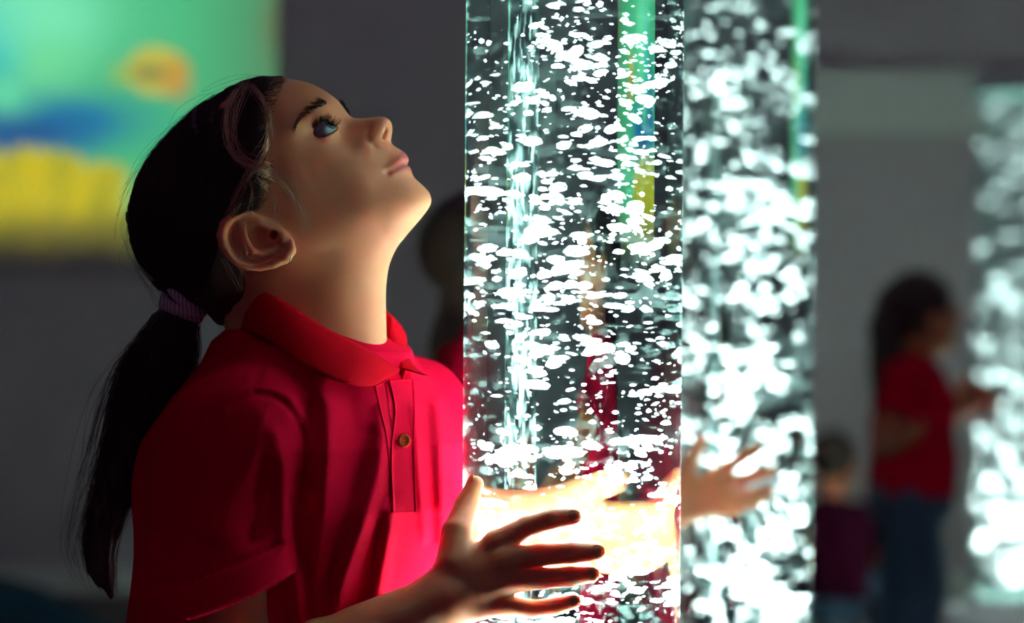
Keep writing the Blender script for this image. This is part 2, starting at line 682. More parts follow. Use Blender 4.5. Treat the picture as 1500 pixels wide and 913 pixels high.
def bubble_material():
    """air bubbles lit through by the lamp, with an added glow of their own: bright scattering, glossy skin"""
    m = bpy.data.materials.new('self_lit_bubble')
    m.use_nodes = True
    nt = m.node_tree
    nt.nodes.clear()
    out = nd(nt, 'ShaderNodeOutputMaterial')
    dif = nd(nt, 'ShaderNodeBsdfDiffuse')
    dif.inputs['Color'].default_value = (0.9, 0.95, 0.95, 1)
    trl = nd(nt, 'ShaderNodeBsdfTranslucent')
    trl.inputs['Color'].default_value = (0.9, 0.95, 0.95, 1)
    trp = nd(nt, 'ShaderNodeBsdfTransparent')
    trp.inputs['Color'].default_value = (0.98, 1, 1, 1)
    gl = nd(nt, 'ShaderNodeBsdfGlossy', Roughness=0.12)
    em = nd(nt, 'ShaderNodeEmission', Strength=BUBBLE_GLOW)
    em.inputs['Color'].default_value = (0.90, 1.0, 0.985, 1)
    m1 = nd(nt, 'ShaderNodeMixShader')
    m1.inputs[0].default_value = 0.5
    nt.links.new(dif.outputs[0], m1.inputs[1])
    nt.links.new(trl.outputs[0], m1.inputs[2])
    m2 = nd(nt, 'ShaderNodeMixShader')
    m2.inputs[0].default_value = 0.2
    nt.links.new(m1.outputs[0], m2.inputs[1])
    nt.links.new(gl.outputs[0], m2.inputs[2])
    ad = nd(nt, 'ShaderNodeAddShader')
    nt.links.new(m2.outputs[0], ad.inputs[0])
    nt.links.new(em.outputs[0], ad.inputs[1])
    m3 = nd(nt, 'ShaderNodeMixShader')
    tc = nd(nt, 'ShaderNodeNewGeometry')
    nz = nd(nt, 'ShaderNodeTexNoise', Scale=340.0, Detail=4.0, Distortion=1.2)
    nt.links.new(tc.outputs['Position'], nz.inputs['Vector'])
    rp = nd(nt, 'ShaderNodeValToRGB')
    rp.color_ramp.elements[0].position = 0.42
    rp.color_ramp.elements[0].color = (0.22, 0.22, 0.22, 1)
    rp.color_ramp.elements[1].position = 0.60
    rp.color_ramp.elements[1].color = (0.97, 0.97, 0.97, 1)
    nt.links.new(nz.outputs['Fac'], rp.inputs['Fac'])
    nt.links.new(rp.outputs['Color'], m3.inputs[0])
    nt.links.new(ad.outputs[0], m3.inputs[1])
    nt.links.new(trp.outputs[0], m3.inputs[2])
    nt.links.new(m3.outputs[0], out.inputs['Surface'])
    return m


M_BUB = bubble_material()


def bubble_shapes(sub, count, seed):
    """uneven flattened bubbles, unit size"""
    rs = np.random.RandomState(seed)
    bm = bmesh.new()
    bmesh.ops.create_icosphere(bm, subdivisions=sub, radius=1.0)
    v0 = np.array([v.co[:] for v in bm.verts])
    f0 = np.array([[v.index for v in f.verts] for f in bm.faces])
    bm.free()
    res = []
    for k in range(count):
        v = v0.copy()
        r = np.ones(len(v))
        for _ in range(6):
            d = rs.randn(3)
            d /= np.linalg.norm(d)
            r += rs.uniform(-.34, .34) * np.cos(rs.uniform(1.5, 3.2) * (v0 @ d) + rs.uniform(0, 6))
        v *= r[:, None]
        v[:, 2] = np.where(v[:, 2] < 0, v[:, 2] * rs.uniform(.25, .75), v[:, 2] * rs.uniform(.55, .8))
        v[:, 0] *= rs.uniform(.85, 1.3)
        res.append((v, f0))
    return res


def bubble_tube(cx, cyy, z_view, label, n_view, n_tiny, seed, watts, sub, singles=True, base_r=0.14, rmax=1.0, spread=14):
    rs = np.random.RandomState(seed)
    root = tag(empty('bubble_tube', (cx, cyy, 0)), label, 'bubble lamp', 'bubble tubes')
    z0, z1 = 0.17, 1.66
    v, f = revolve([(0, z0), (R_OUT - .002, z0), (R_OUT, z0), (R_OUT, z0 + .002), (R_OUT, z1 - .002), (R_OUT, z1), (R_OUT - .002, z1), (0, z1)], cx, cyy, 96)
    o = mesh_np('acrylic_tube', v, f, M_ACRYL, root)
    v, f = revolve([(0, z0 + .006), (R_IN - .002, z0 + .006), (R_IN, z0 + .006), (R_IN, z0 + .008), (R_IN, z1 - .032), (R_IN, z1 - .03), (R_IN - .002, z1 - .03), (0, z1 - .03)], cx, cyy, 96)
    o2 = mesh_np('water', v, f, M_WATER, root)
    v, f = revolve([(0, 0), (base_r, 0), (base_r + .004, .008), (base_r, .14), (base_r - .01, .15), (R_OUT + .012, .152),
                    (R_OUT + .010, .185), (R_OUT + .0012, .188), (R_OUT + .0012, .165), (0, .165)], cx, cyy, 64)
    mesh_np('base', v, f, M_BASE, root)
    v, f = revolve([(0, 1.648), (R_OUT + .001, 1.648 + .013), (R_OUT + .001, 1.62), (R_OUT + .008, 1.62), (R_OUT + .008, 1.674), (R_OUT + .004, 1.68), (0, 1.684)], cx, cyy, 64)
    mesh_np('lid', v, f, M_LID, root)
    ld = bpy.data.lights.new('base_lamp', 'AREA')
    ld.shape = 'DISK'
    ld.size = 0.15
    ld.energy = watts
    ld.spread = math.radians(spread)
    ld.color = (0.92, 1.0, 0.985)
    lo = bpy.data.objects.new('base_lamp', ld)
    C.objects.link(lo)
    lo.parent = root
    lo.matrix_parent_inverse = root.matrix_world.inverted()
    lo.location = (cx, cyy, 0.19)
    lo.rotation_euler = (math.pi, 0, 0)
    # bubbles: clumps and loose ones, all inside the water
    shapes = bubble_shapes(sub, 10, seed)
    shapes_lo = bubble_shapes(1, 10, seed + 50)
    za, zb = z_view
    dens = n_view / (zb - za)
    n_all = int(dens * (1.60 - 0.22))
    pos, rad = [], []
    while len(pos) < n_all:
        rr = R_IN * 0.93 * math.sqrt(rs.rand()) ** 1.15
        aa = rs.rand() * 2 * math.pi
        c = np.array([rr * math.cos(aa), rr * math.sin(aa), rs.uniform(.22, 1.60)])
        big = rs.rand()
        k = 1 if big < .5 else rs.randint(4, 15)
        for _ in range(k):
            p = c + (rs.randn(3) * np.array([.0085, .0085, .0058]) if k > 1 else 0)
            r = ((0.0013 + 0.0036 * rs.rand() ** 2.0) if k > 1 else (0.0017 + 0.0052 * rs.rand() ** 2.6)) * rmax
            if math.hypot(p[0], p[1]) + r * 1.5 < R_IN and .2 < p[2] < 1.615:
                pos.append(p)
                rad.append(r)
    pos, rad = np.array(pos[:n_all]), np.array(rad[:n_all])
    order = np.argsort(-rad * ((pos[:, 2] > za) & (pos[:, 2] < zb)))
    meshes = []
    for k, (v, f) in enumerate(shapes):
        me = bpy.data.meshes.new('bubble')
        me.from_pydata(v.tolist(), [], f.tolist())
        me.polygons.foreach_set('use_smooth', np.ones(len(f), bool))
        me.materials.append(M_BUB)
        meshes.append(me)
    n1 = 300 if singles else 0
    for i in order[:n1]:
        o = bpy.data.objects.new('bubble', meshes[rs.randint(len(meshes))])
        C.objects.link(o)
        o.parent = root
        o.location = pos[i]
        s = rad[i]
        o.scale = (s, s, s)
        o.rotation_euler = (rs.uniform(-.35, .35), rs.uniform(-.35, .35), rs.rand() * 6.28)
    parts = []
    rest = [(pos[i], rad[i]) for i in order[n1:]]
    for _ in range(int(n_tiny * (1.6 - .22) / (zb - za))):
        rr = R_IN * .95 * math.sqrt(rs.rand())
        aa = rs.rand() * 2 * math.pi
        rest.append((np.array([rr * math.cos(aa), rr * math.sin(aa), rs.uniform(.22, 1.6)]), rs.uniform(.0004, .0019)))
    for p, s in rest:
        v, f = shapes_lo[rs.randint(len(shapes_lo))]
        a = rs.rand() * 6.28
        q = v * s
        q = np.stack([q[:, 0] * math.cos(a) - q[:, 1] * math.sin(a), q[:, 0] * math.sin(a) + q[:, 1] * math.cos(a), q[:, 2] + q[:, 0] * rs.uniform(-.3, .3)], 1)
        parts.append((q + p + np.array([cx, cyy, 0]), f))
    v, f = merge(parts)
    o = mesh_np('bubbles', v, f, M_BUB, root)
    o['kind'] = 'stuff'
    return root


T1 = P(839, 456.5, 1.80)
T2 = P(1093, 456.5, 2.95)
T3 = P(1476, 456.5, 6.15)
bubble_tube(T1[0], T1[1], (.71, 1.27), 'clear bubble tube held by the child in front, sharp white bubbles', 1700, 900, 11, 60.0, 2, spread=28)
bubble_tube(T2[0], T2[1], (.52, 1.46), 'blurred bubble tube directly behind the front tube, touched by a hand', 1700, 300, 12, 11.0, 1)
bubble_tube(T3[0], T3[1], (.1, 1.7), 'far glowing bubble tube with pale lid at the right edge', 1500, 0, 13, 19.0, 1, singles=False, spread=40, base_r=0.19)


# ------------------------------------------------------------------ the girl in front
M_SKIN = skin_material('skin', (0.84, 0.315, 0.150), (0.80, 0.28, 0.125), (0.62, 0.13, 0.10))
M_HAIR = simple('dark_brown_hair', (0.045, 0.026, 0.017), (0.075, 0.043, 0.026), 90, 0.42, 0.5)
M_LOCK = simple('lit_strand_hair', (0.66, 0.35, 0.20), (0.74, 0.42, 0.25), 60, 0.5, 0.12)  # front strands where light catches the dark hair; brightness put into the colour
M_BROW = simple('brow_hair', (0.055, 0.03, 0.02), (0.075, 0.042, 0.027), 60, 0.6, 0.1)
M_RED = knit_material('red_knit', (0.80, 0.0025, 0.034), (0.70, 0.002, 0.028))
M_RIB = knit_material('red_rib_knit', (0.72, 0.003, 0.014), (0.64, 0.0025, 0.011), rib=True)
M_BUTTON = simple('red_button', (0.86, 0.10, 0.03), (0.80, 0.08, 0.025), 200, 0.7, 0.05)
M_JEANS = simple('blue_denim', (0.11, 0.20, 0.30), (0.08, 0.155, 0.24), 120, 0.8, 0.2, bump=0.1)
M_SHOE = simple('dark_canvas', (0.06, 0.06, 0.07), (0.05, 0.05, 0.06), 80, 0.7, 0.3)
M_GOLD = simple('gold', (0.85, 0.55, 0.25), (0.80, 0.50, 0.22), 80, 0.2, 0.5, metal=1.0)
DG = 1.80                                  # distance of the plane that halves her head


def flat(px, py, D=DG):
    p = P(px, py, D)
    return [p[0], p[2]]


SKIN_OUT = [(415, 113), (421, 115), (450, 121), (475, 132.5), (493, 146), (502, 156), (510, 167), (517, 172.5), (528, 173.5), (541, 173), (555, 171.5),
            (564, 172), (571, 176.5), (574.5, 184), (574.5, 193), (573, 202), (572.5, 207), (575, 212), (582, 217), (589, 221), (595, 227), (598.5, 233), (598, 238.5),
            (594, 241), (599, 243.5), (602, 248), (603.5, 253), (607, 260), (614, 267), (622, 274.5), (629, 283), (632, 293), (629, 303), (620, 316), (608, 330), (592, 349),
            (580, 365), (571, 386), (566.5, 410), (565, 440), (566, 480), (568, 530), (572, 580), (560, 625), (350, 625),
            (345, 560), (336, 500), (318, 455), (290, 428), (255, 412), (225, 390), (207, 360), (201, 320), (208, 280), (228, 240), (262, 200), (299, 166),
            (335, 141), (372, 123)]
out_px = catmull(SKIN_OUT, 420, closed=True)
SKIN_CTRL = [
    # nose
    (520, 181, .75), (540, 181, .8), (556, 179, .95), (566, 184, .85), (530, 190, 1.25), (545, 193, 1.6), (552, 200, 1.85), (563, 197, 1.35), (569, 199, .8),
    (548, 213, 2.05), (534, 207, 2.4), (566, 214, 1.35), (575, 219, 1.0),
    # mouth, chin
    (580, 224, 1.3), (590, 230, 1.0), (567, 253, 2.55), (580, 246, 1.85), (591, 240, 1.05), (594, 250, 1.3), (580, 259, 2.3),
    (610, 274, 1.5), (621, 290, 1.6), (605, 285, 2.3), (590, 290, 3.0), (610, 306, 2.2), (600, 262, 1.4),
    # jaw
    (560, 300, 4.05), (530, 320, 4.8), (490, 330, 5.4), (450, 345, 5.8), (430, 355, 5.85), (560, 340, 3.5), (584, 338, 2.6), (604, 322, 1.8),
    (540, 370, 3.75), (500, 390, 4.6), (460, 395, 5.0),
    # neck
    (552, 420, 2.4), (535, 430, 3.4), (500, 435, 4.6), (460, 440, 5.0), (420, 440, 5.1), (380, 440, 5.0), (350, 440, 4.4), (540, 500, 3.6), (490, 500, 5.0), (440, 500, 5.4), (380, 500, 4.8), (450, 590, 6.0),
    # cheek
    (545, 235, 2.9), (520, 250, 4.2), (505, 228, 3.95), (480, 250, 5.0), (500, 290, 5.1), (540, 272, 4.05), (565, 276, 3.2), (450, 280, 5.9), (440, 250, 6.0), (483, 222, 4.5),
    # eye and brow
    (497, 189, 1.85), (506, 181, 1.15), (487, 203, 3.2), (478, 187, 3.45), (458, 198, 4.35), (463, 183, 4.2), (482, 170, 3.2), (445, 195, 5.0),
    (473, 152, 3.35), (455, 162, 4.5), (435, 180, 5.4), (489, 155, 2.1), (500, 164, 1.4),
    # forehead, temple
    (450, 130, 2.4), (430, 130, 3.1), (420, 150, 4.6), (442, 150, 3.9), (400, 140, 4.2), (464, 140, 2.5), (420, 200, 5.8), (400, 240, 6.4), (400, 180, 5.6),
    # skull
    (390, 300, 6.5), (370, 350, 6.3), (400, 330, 6.3), (420, 320, 6.15), (300, 220, 7.0), (330, 270, 7.4), (260, 280, 6.5), (240, 330, 5.4), (280, 350, 6.1), (320, 330, 6.9),
    (350, 200, 6.6), (370, 150, 5.0), (300, 185, 5.6), (230, 275, 5.0), (212, 320, 2.6), (260, 385, 4.4), (310, 395, 5.2), (340, 410, 4.9)]
head = Relief([flat(*p) for p in out_px], [flat(a, b, DG - w / 100) + [w / 100] for a, b, w in SKIN_CTRL], DG, h=0.001)


def near(px, py, w):
    return flat(px, py, DG - w / 100)


# mouth line, lips, nose wing, eye hollow, chin crease
head.add([near(*p) for p in ((568, 254, 2.5), (574, 250, 2.1), (582, 246, 1.7), (590, 242, 1.1), (595, 241, .6))], -0.0028, 0.0010)
head.add([near(*p) for p in ((573, 247, 2.1), (581, 239, 1.6), (589, 231, 1.1), (594, 228, .8))], 0.0016, 0.0022)
head.add([near(*p) for p in ((576, 254, 2.1), (586, 249, 1.6), (596, 246, .9))], 0.0012, 0.0018)
head.add([near(567, 255, 2.5)], -0.0018, 0.0020)
head.add([near(*p) for p in ((580, 262, 2.2), (592, 261, 1.6), (603, 260, .8))], -0.0014, 0.0032)
head.add([near(*p) for p in ((541, 188, 1.4), (537, 198, 1.9), (541, 209, 2.2), (549, 215, 2.1))], -0.0020, 0.0016)
head.add([near(552, 200, 1.9)], 0.0016, 0.0040)
head.add([near(*p) for p in ((495, 192, 2.2), (505, 187, 1.4))], -0.0022, 0.0035)
head.add([near(*p) for p in ((452, 168, 4.6), (466, 160, 4.0), (480, 160, 3.0))], 0.0020, 0.0040)
head.finish(2)

EYE_C = np.array(P(473, 190.5, DG - .030))
EYE_R = 0.0118


def mirror(p):
    q = p.copy()
    q[:, 1] = DG - np.abs(q[:, 1] - DG)
    return q


EAR_H = [(394, 340, 6.5, 2.2), (385, 331, 6.8, 2.8), (377, 321, 7.1, 3.2), (366, 315, 7.4, 3.3), (351, 314, 7.7, 3.5), (338, 319, 8.0, 3.6), (328, 329, 8.2, 3.7), (324, 345, 8.3, 3.7),
         (327, 360, 8.25, 3.6), (335, 373, 8.1, 3.4), (347, 384, 7.9, 3.2), (363, 390, 7.6, 3.3), (381, 391, 7.3, 3.6), (400, 386, 7.1, 4.4), (416, 378, 6.9, 5.0), (425, 367, 6.75, 4.9), (425, 356, 6.5, 3.4)]
EAR_A = [(350, 329, 7.5, 2.0), (357, 343, 7.65, 2.8), (361, 357, 7.75, 3.3), (369, 369, 7.65, 3.2), (383, 375, 7.3, 3.0), (397, 371, 7.0, 3.2), (405, 365, 6.8, 2.6)]


def ear_pt(e):
    return P(e[0], e[1], DG - e[2] / 100)


ear_h = [ear_pt(e) for e in EAR_H]
ear_a = [ear_pt(e) for e in EAR_A]
ear_n = np.cross(ear_h[7] - ear_h[14], ear_h[4] - ear_h[11])
ear_n = ear_n / np.linalg.norm(ear_n)
if ear_n[1] > 0:
    ear_n = -ear_n
EAR_ROT = axes(ear_h[7] - ear_h[15], ear_n)
ear_c = P(371, 352, DG - .0715)
LID_UP = np.array([near(456, 199.5, 4.2), near(460, 190, 4.2), near(467, 181, 4.1), near(476, 176.5, 3.9), (near(486, 180.5, 3.6)), near(497, 188.5, 2.6)])
LID_LO = np.array([near(497, 188.5, 2.6), near(488, 194.5, 3.5), near(478, 198, 4.0), near(466, 201, 4.2), near(456, 199.5, 4.2)])
EYE_POLY = np.vstack([catmull(LID_UP, 20), catmull(LID_LO, 16)[1:-1]])


def eye_cut(p):
    x, z = p[:, 0], p[:, 2]
    d = dist_poly(x, z, EYE_POLY, True)
    d = np.where(inside_poly(x, z, EYE_POLY), -d, d)
    ball = np.sqrt(((p - EYE_C) ** 2).sum(1)) - 0.0155
    return np.maximum(np.maximum(d, ball), p[:, 1] - EYE_C[1] - 0.002)


def head_sdf(p):
    q = mirror(p)
    f = head.sdf(q)
    sel = np.sqrt(((q - EYE_C) ** 2).sum(1)) < 0.03
    if sel.any():
        s = q[sel]
        g = smin(f[sel], np.sqrt(((s - EYE_C) ** 2).sum(1)) - 0.0134, 0.006)
        f[sel] = smax(g, -eye_cut(s), 0.0012)
    sel = np.sqrt(((q - np.array(P(563, 197, DG - .012))) ** 2).sum(1)) < 0.02
    if sel.any():
        s = q[sel]
        a, b = P(565.5, 190, DG - .0095), P(560.5, 202, DG - .013)
        f[sel] = smax(f[sel], -sd_seg(s, a, b, 0.0013, 0.0022), 0.0016)
    sel = np.sqrt(((q - ear_c) ** 2).sum(1)) < 0.055
    if sel.any():
        s = q[sel]
        plate = sd_ell(s, ear_c + ear_n * 0.000, (0.0285, 0.0205, 0.0042), EAR_ROT)
        g = smin(plate, sd_chain(s, ear_h, [e[3] / 1000 for e in EAR_H], 0.001), 0.0035)
        bowl = sd_ell(s, P(379, 350, DG - .0745), (0.0125, 0.0095, 0.0062), EAR_ROT)
        scapha = sd_chain(s, [P(345, 328, DG - .081), P(341, 345, DG - .082), P(345, 361, DG - .082), P(355, 374, DG - .080)], [.0026, .0030, .003, .0022], .001)
        g = smax(g, -scapha, 0.002)
        g = smax(g, -bowl, 0.003)
        g = smin(g, sd_chain(s, ear_a, [e[3] / 1000 for e in EAR_A], 0.001), 0.003)
        g = smin(g, sd_ell(s, P(413, 350, DG - .066), (.0042, .0055, .0050)), .004)
        f0 = smin(f[sel], g, 0.006)
        canal = sd_seg(s, P(399, 344, DG - .072), P(404, 345, DG - .058), .0036, .003)
        f[sel] = smax(f0, -canal, 0.002)
    return f


# ---- arms and hands (shared by all children)
def hand_sdf(p, wrist, knuckles, fingers, thumb, r=1.0, k=0.006):
    """knuckles: 4 points; fingers: 4 lists of 3 points (joints to tip); thumb: 4 points"""
    d = None
    wc = np.asarray(wrist, float)
    for i, m in enumerate(knuckles):
        a = wc + (np.asarray(m) - np.mean(knuckles, 0)) * 0.45
        e = sd_seg(p, a, m, 0.0115 * r, (0.0086 if i < 3 else 0.0078) * r)
        d = e if d is None else smin(d, e, 0.010 * r)
    fd = None
    for i, (m, js) in enumerate(zip(knuckles, fingers)):
        sc = (1.0, 1.03, 0.98, 0.86)[i] * r
        rr = [0.0104 * sc, 0.0084 * sc, 0.0079 * sc, 0.0068 * sc]
        e = sd_chain(p, [m] + list(js), rr, 0.002)
        fd = e if fd is None else smin(fd, e, 0.0022)
    d = smin(d, fd, k)
    t = sd_chain(p, thumb, [0.0145 * r, 0.0118 * r, 0.0094 * r, 0.0072 * r], 0.003)
    return smin(d, t, 0.011 * r)


def on_front(px, py, r, gap=0.0):
    """point at radius r in front of the near wall of the first tube, at that pixel"""
    D = 1.71
    for _ in range(30):
        x = P(px, py, D)[0]
        u = min(abs(x - T1[0]), R_OUT + r)
        D = T1[1] - math.sqrt(max((R_OUT + r + gap) ** 2 - u * u, 0.0))
    return P(px, py, D)


WR = P(640, 884, 1.694)
KN = [on_front(727, 797, .009, .011), on_front(738, 822, .009, .014), on_front(742, 851, .009, .014), on_front(735, 886, .009, .013)]
FG = [[on_front(772, 772, .0083), on_front(808, 761, .0076), on_front(839, 757.5, .0064)],
      [on_front(792, 813, .0083), on_front(838, 810, .0076), on_front(873, 809, .0064)],
      [on_front(796, 848, .0083), on_front(834, 845, .0076), on_front(866, 842, .0064)],
      [on_front(778, 893, .0072), on_front(812, 889, .0066), on_front(841, 881, .0055)]]
TH = [P(664, 828, 1.702), P(669, 781, 1.716), P(683, 742, 1.735), P(696, 710, 1.742)]
ELB = P(345, 1035, 1.664)
SHD = P(338, 655, 1.700)
# her other arm passes behind the tube
SHD2 = np.array([-0.090, 1.905, 0.895])
ELB2 = np.array([-0.125, 2.045, 0.715])
WR2 = np.array([0.012, 1.985, 0.788])


def on_back(x, z, r):
    return np.array([x, T1[1] + math.sqrt(max((R_OUT + r) ** 2 - (x - T1[0]) ** 2, 0)), z])


KN2 = [on_back(.070, .812, .052), on_back(.076, .797, .054), on_back(.076, .781, .054), on_back(.070, .767, .052)]
FG2 = [[on_back(.100, .820, .038), on_back(.116, .824, .021), on_back(.124, .826, .007)],
       [on_back(.106, .799, .040), on_back(.123, .801, .022), on_back(.130, .802, .007)],
       [on_back(.106, .780, .040), on_back(.122, .780, .022), on_back(.129, .780, .007)],
       [on_back(.098, .759, .036), on_back(.111, .756, .020), on_back(.118, .754, .006)]]
TH2 = [np.array([.030, 1.965, .802]), on_back(.048, .822, .044), on_back(.062, .838, .024), on_back(.070, .848, .008)]


def arm_sdf(p):
    a = sd_chain(p, [SHD, SHD * .5 + ELB * .5, ELB, ELB * .62 + WR * .38, WR], [.042, .037, .031, .034, .0215], 0.012)
    a = smin(a, hand_sdf(p, WR, KN, FG, TH), 0.012)
    return a


def arm2_sdf(p):
    a = sd_chain(p, [SHD2, SHD2 * .5 + ELB2 * .5, ELB2, ELB2 * .62 + WR2 * .38, WR2], [.042, .037, .031, .034, .0215], 0.012)
    return smin(a, hand_sdf(p, WR2, KN2, FG2, TH2), 0.012)


YAW = math.radians(40)
FW = np.array([math.cos(YAW), -math.sin(YAW), 0.0])       # where her chest points
RT = np.array([-math.sin(YAW), -math.cos(YAW), 0.0])      # her right
HIP = np.array([-0.226, 1.815, 0.0])
NECK = np.array(P(462, 540, DG))
TORSO = [(0.44, .128, .104, 0.0), (0.52, .130, .102, 0.0), (0.62, .130, .100, .004), (0.74, .132, .100, .010), (0.83, .136, .098, .012), (0.88, .128, .088, .006), (0.915, .100, .070, -.002), (0.945, .060, .050, -.006)]


def torso_sdf(p, grow=0.0):
    z = p[:, 2]
    zz = [t[0] for t in TORSO]
    a = np.interp(z, zz, [t[1] for t in TORSO]) + grow
    b = np.interp(z, zz, [t[2] for t in TORSO]) + grow
    off = np.interp(z, zz, [t[3] for t in TORSO])
    lean = np.interp(z, [0.44, 0.95], [0.0, 1.0])
    c = HIP[None, :2] + lean[:, None] * (NECK[:2] + np.array([.006, 0]) - HIP[:2])[None]
    d = p[:, :2] - c
    r = d @ RT[:2]
    f = d @ FW[:2] - off
    q = (np.abs(r / a) ** 2.3 + np.abs(f / b) ** 2.3) ** (1 / 2.3)
    s = (q - 1) * np.minimum(a, b)
    s = np.maximum(s, zz[0] - z)
    return np.maximum(s, z - 0.950)


def legs_parts():
    res = []
    for s in (1, -1):
        hip = HIP + RT * (.062 * s) + np.array([0, 0, .50])
        knee = HIP + RT * (.066 * s) + FW * .02 + np.array([0, 0, .29])
        ank = HIP + RT * (.070 * s) - FW * .01 + np.array([0, 0, .06])
        res.append((hip, knee, ank))
    return res


LEGS = legs_parts()
girl = tag(empty('person', (HIP[0], HIP[1], 0.0)), 'child in red polo shirt with dark ponytail, looking up, hands on the front tube', 'person')
parts = []
lo = np.array([-0.365, DG - .088, 0.885])
hi = np.array([-0.055, DG + .088, 1.205])
hv, hq = polygonize(head_sdf, lo, hi, 0.0011)
n_head = len(hv)
parts.append((hv, hq))
parts.append(polygonize(arm_sdf, (-.29, 1.55, .62), (.085, 1.78, .96), 0.0015, relax=3))
parts.append(polygonize(arm2_sdf, (-.20, 1.82, .64), (.13, 2.09, .96), 0.003))


def under_sdf(p):
    f = torso_sdf(p, -.008)
    f = smin(f, sd_seg(p, SHD, NECK, .036, .04), .03)
    f = smin(f, sd_seg(p, SHD2, NECK, .036, .04), .03)
    for h_, k_, a_ in LEGS:
        f = smin(f, sd_chain(p, [h_, k_, a_], [.060, .046, .032], .01), .02)
    return f


parts.append(polygonize(under_sdf, (-.40, 1.60, .02), (-.02, 2.02, .98), 0.007))
v, f = merge(parts)
body = mesh_np('body', v, f, M_SKIN, girl)
# lips carry their own colour
up_lip = catmull([flat(*p) for p in ((567, 254.5), (573, 246), (581, 234), (587, 222.5), (594, 221), (603, 228), (604, 240), (594, 242), (582, 246.5), (574, 250.5))], 60, True)
lo_lip = catmull([flat(*p) for p in ((567, 253.5), (576, 248.5), (586, 243.5), (597, 240), (606, 243), (604, 249.5), (595, 250), (585, 252.5), (575, 255.5))], 60, True)
lip = np.zeros(len(v))
sel = np.arange(n_head)
# push the test to the plane the lips were drawn on
sx = v[sel, 0] * DG / (DG - np.abs(v[sel, 1] - DG))
sz = HC + (v[sel, 2] - HC) * DG / (DG - np.abs(v[sel, 1] - DG))
for poly in (up_lip, lo_lip):
    d = dist_poly(sx, sz, poly, True)
    d = np.where(inside_poly(sx, sz, poly), -d, d)
    lip[sel] = np.maximum(lip[sel], np.clip(0.5 - d / 0.0022, 0, 1))
at = body.data.attributes.new('lip', 'FLOAT', 'POINT')
at.data.foreach_set('value', lip.astype(np.float32))


# ---- eyes
def eye_material():
    m, nt, b, out = new_mat('eye')
    tc = nd(nt, 'ShaderNodeTexCoord')
    sp = nd(nt, 'ShaderNodeSeparateXYZ')
    nt.links.new(tc.outputs['Object'], sp.inputs[0])
    rp = nd(nt, 'ShaderNodeValToRGB')
    rp.color_ramp.interpolation = 'EASE'
    e = rp.color_ramp.elements
    e[0].position, e[0].color = 0.0, (0.35, 0.38, 0.41, 1)
    e[1].position, e[1].color = 1.0, (0.004, 0.004, 0.005, 1)
    for pos, c in ((.855, (0.35, 0.38, 0.41)), (.872, (0.03, 0.045, 0.06)), (.92, (0.10, 0.16, 0.20)), (.970, (0.07, 0.10, 0.13)), (.980, (.004, .004, .005))):
        k = e.new(pos)
        k.color = col(c)
    mt = nd(nt, 'ShaderNodeMath', operation='DIVIDE')
    nt.links.new(sp.outputs['Z'], mt.inputs[0])
    mt.inputs[1].default_value = EYE_R
    nt.links.new(mt.outputs[0], rp.inputs['Fac'])
    nt.links.new(rp.outputs['Color'], b.inputs['Base Color'])
    b.inputs['Roughness'].default_value = 0.08
    b.inputs['Specular IOR Level'].default_value = 0.6
    return m


M_EYE = eye_material()


def eyeball(c, gaze, r, parent):
    bm = bmesh.new()
    bmesh.ops.create_uvsphere(bm, u_segments=32, v_segments=24, radius=r)
    for vv in bm.verts:                       # a slight cornea
        k = max(0.0, vv.co.z / r - .86) / .14
        vv.co.z += 0.0009 * k
    me = bpy.data.meshes.new('eye')
    bm.to_mesh(me)
    bm.free()
    me.polygons.foreach_set('use_smooth', np.ones(len(me.polygons), bool))
    me.materials.append(M_EYE)
    o = link('eye', me, parent)
    rot = Vector((0, 0, 1)).rotation_difference(Vector(gaze))
    o.matrix_world = Matrix.Translation(c) @ rot.to_matrix().to_4x4()
    return o


eyeball(EYE_C, (0.62, -0.58, 0.53), EYE_R, girl)
eyeball((EYE_C[0], 2 * DG - EYE_C[1], EYE_C[2]), (0.70, -0.10, 0.70), EYE_R, girl)


def lift(px, py, off):
    """world point on the near side of her head surface at that pixel, off metres proud"""
    w = 0.05
    for _ in range(12):
        q = P(px, py, DG - w - off)
        w = float(head.W(q[0], q[2]))
    return P(px, py, DG - w - off)


# ---- brows and lashes
rs = np.random.RandomState(5)


def far_side(paths):
    q = paths.copy()
    q[..., 1] = 2 * DG - q[..., 1]
    return q


brow_mid = catmull([(432, 187), (438, 176), (448, 166), (460, 158), (472, 152.5), (480, 152)], 60)
brow_dir = np.gradient(brow_mid, axis=0)
bp = []
for i in range(190):
    k = rs.randint(2, 58)
    t = k / 60
    wd = 4.4 * min(1.0, 0.35 + t * 1.2) * (1.0 if t < .9 else .7)
    base = brow_mid[k] + np.array([rs.uniform(-1, 1), rs.uniform(-1, 1)]) * wd * .8
    d = -brow_dir[k] / np.linalg.norm(brow_dir[k])
    d = d + np.array([-.15, -.55]) * (0.3 + t) + rs.randn(2) * .15
    ln = rs.uniform(6, 11)
    pts = [lift(*(base + d * ln * s), 0.0004 + 0.0008 * s) for s in (0, .5, 1)]
    bp.append(pts)
bp = np.array(bp)
for pp in (bp, far_side(bp)):
    v, f = tubes(pp, np.array([.00017, .00016, .00006]), 3)
    mesh_np('eyebrow', v, f, M_BROW, girl)
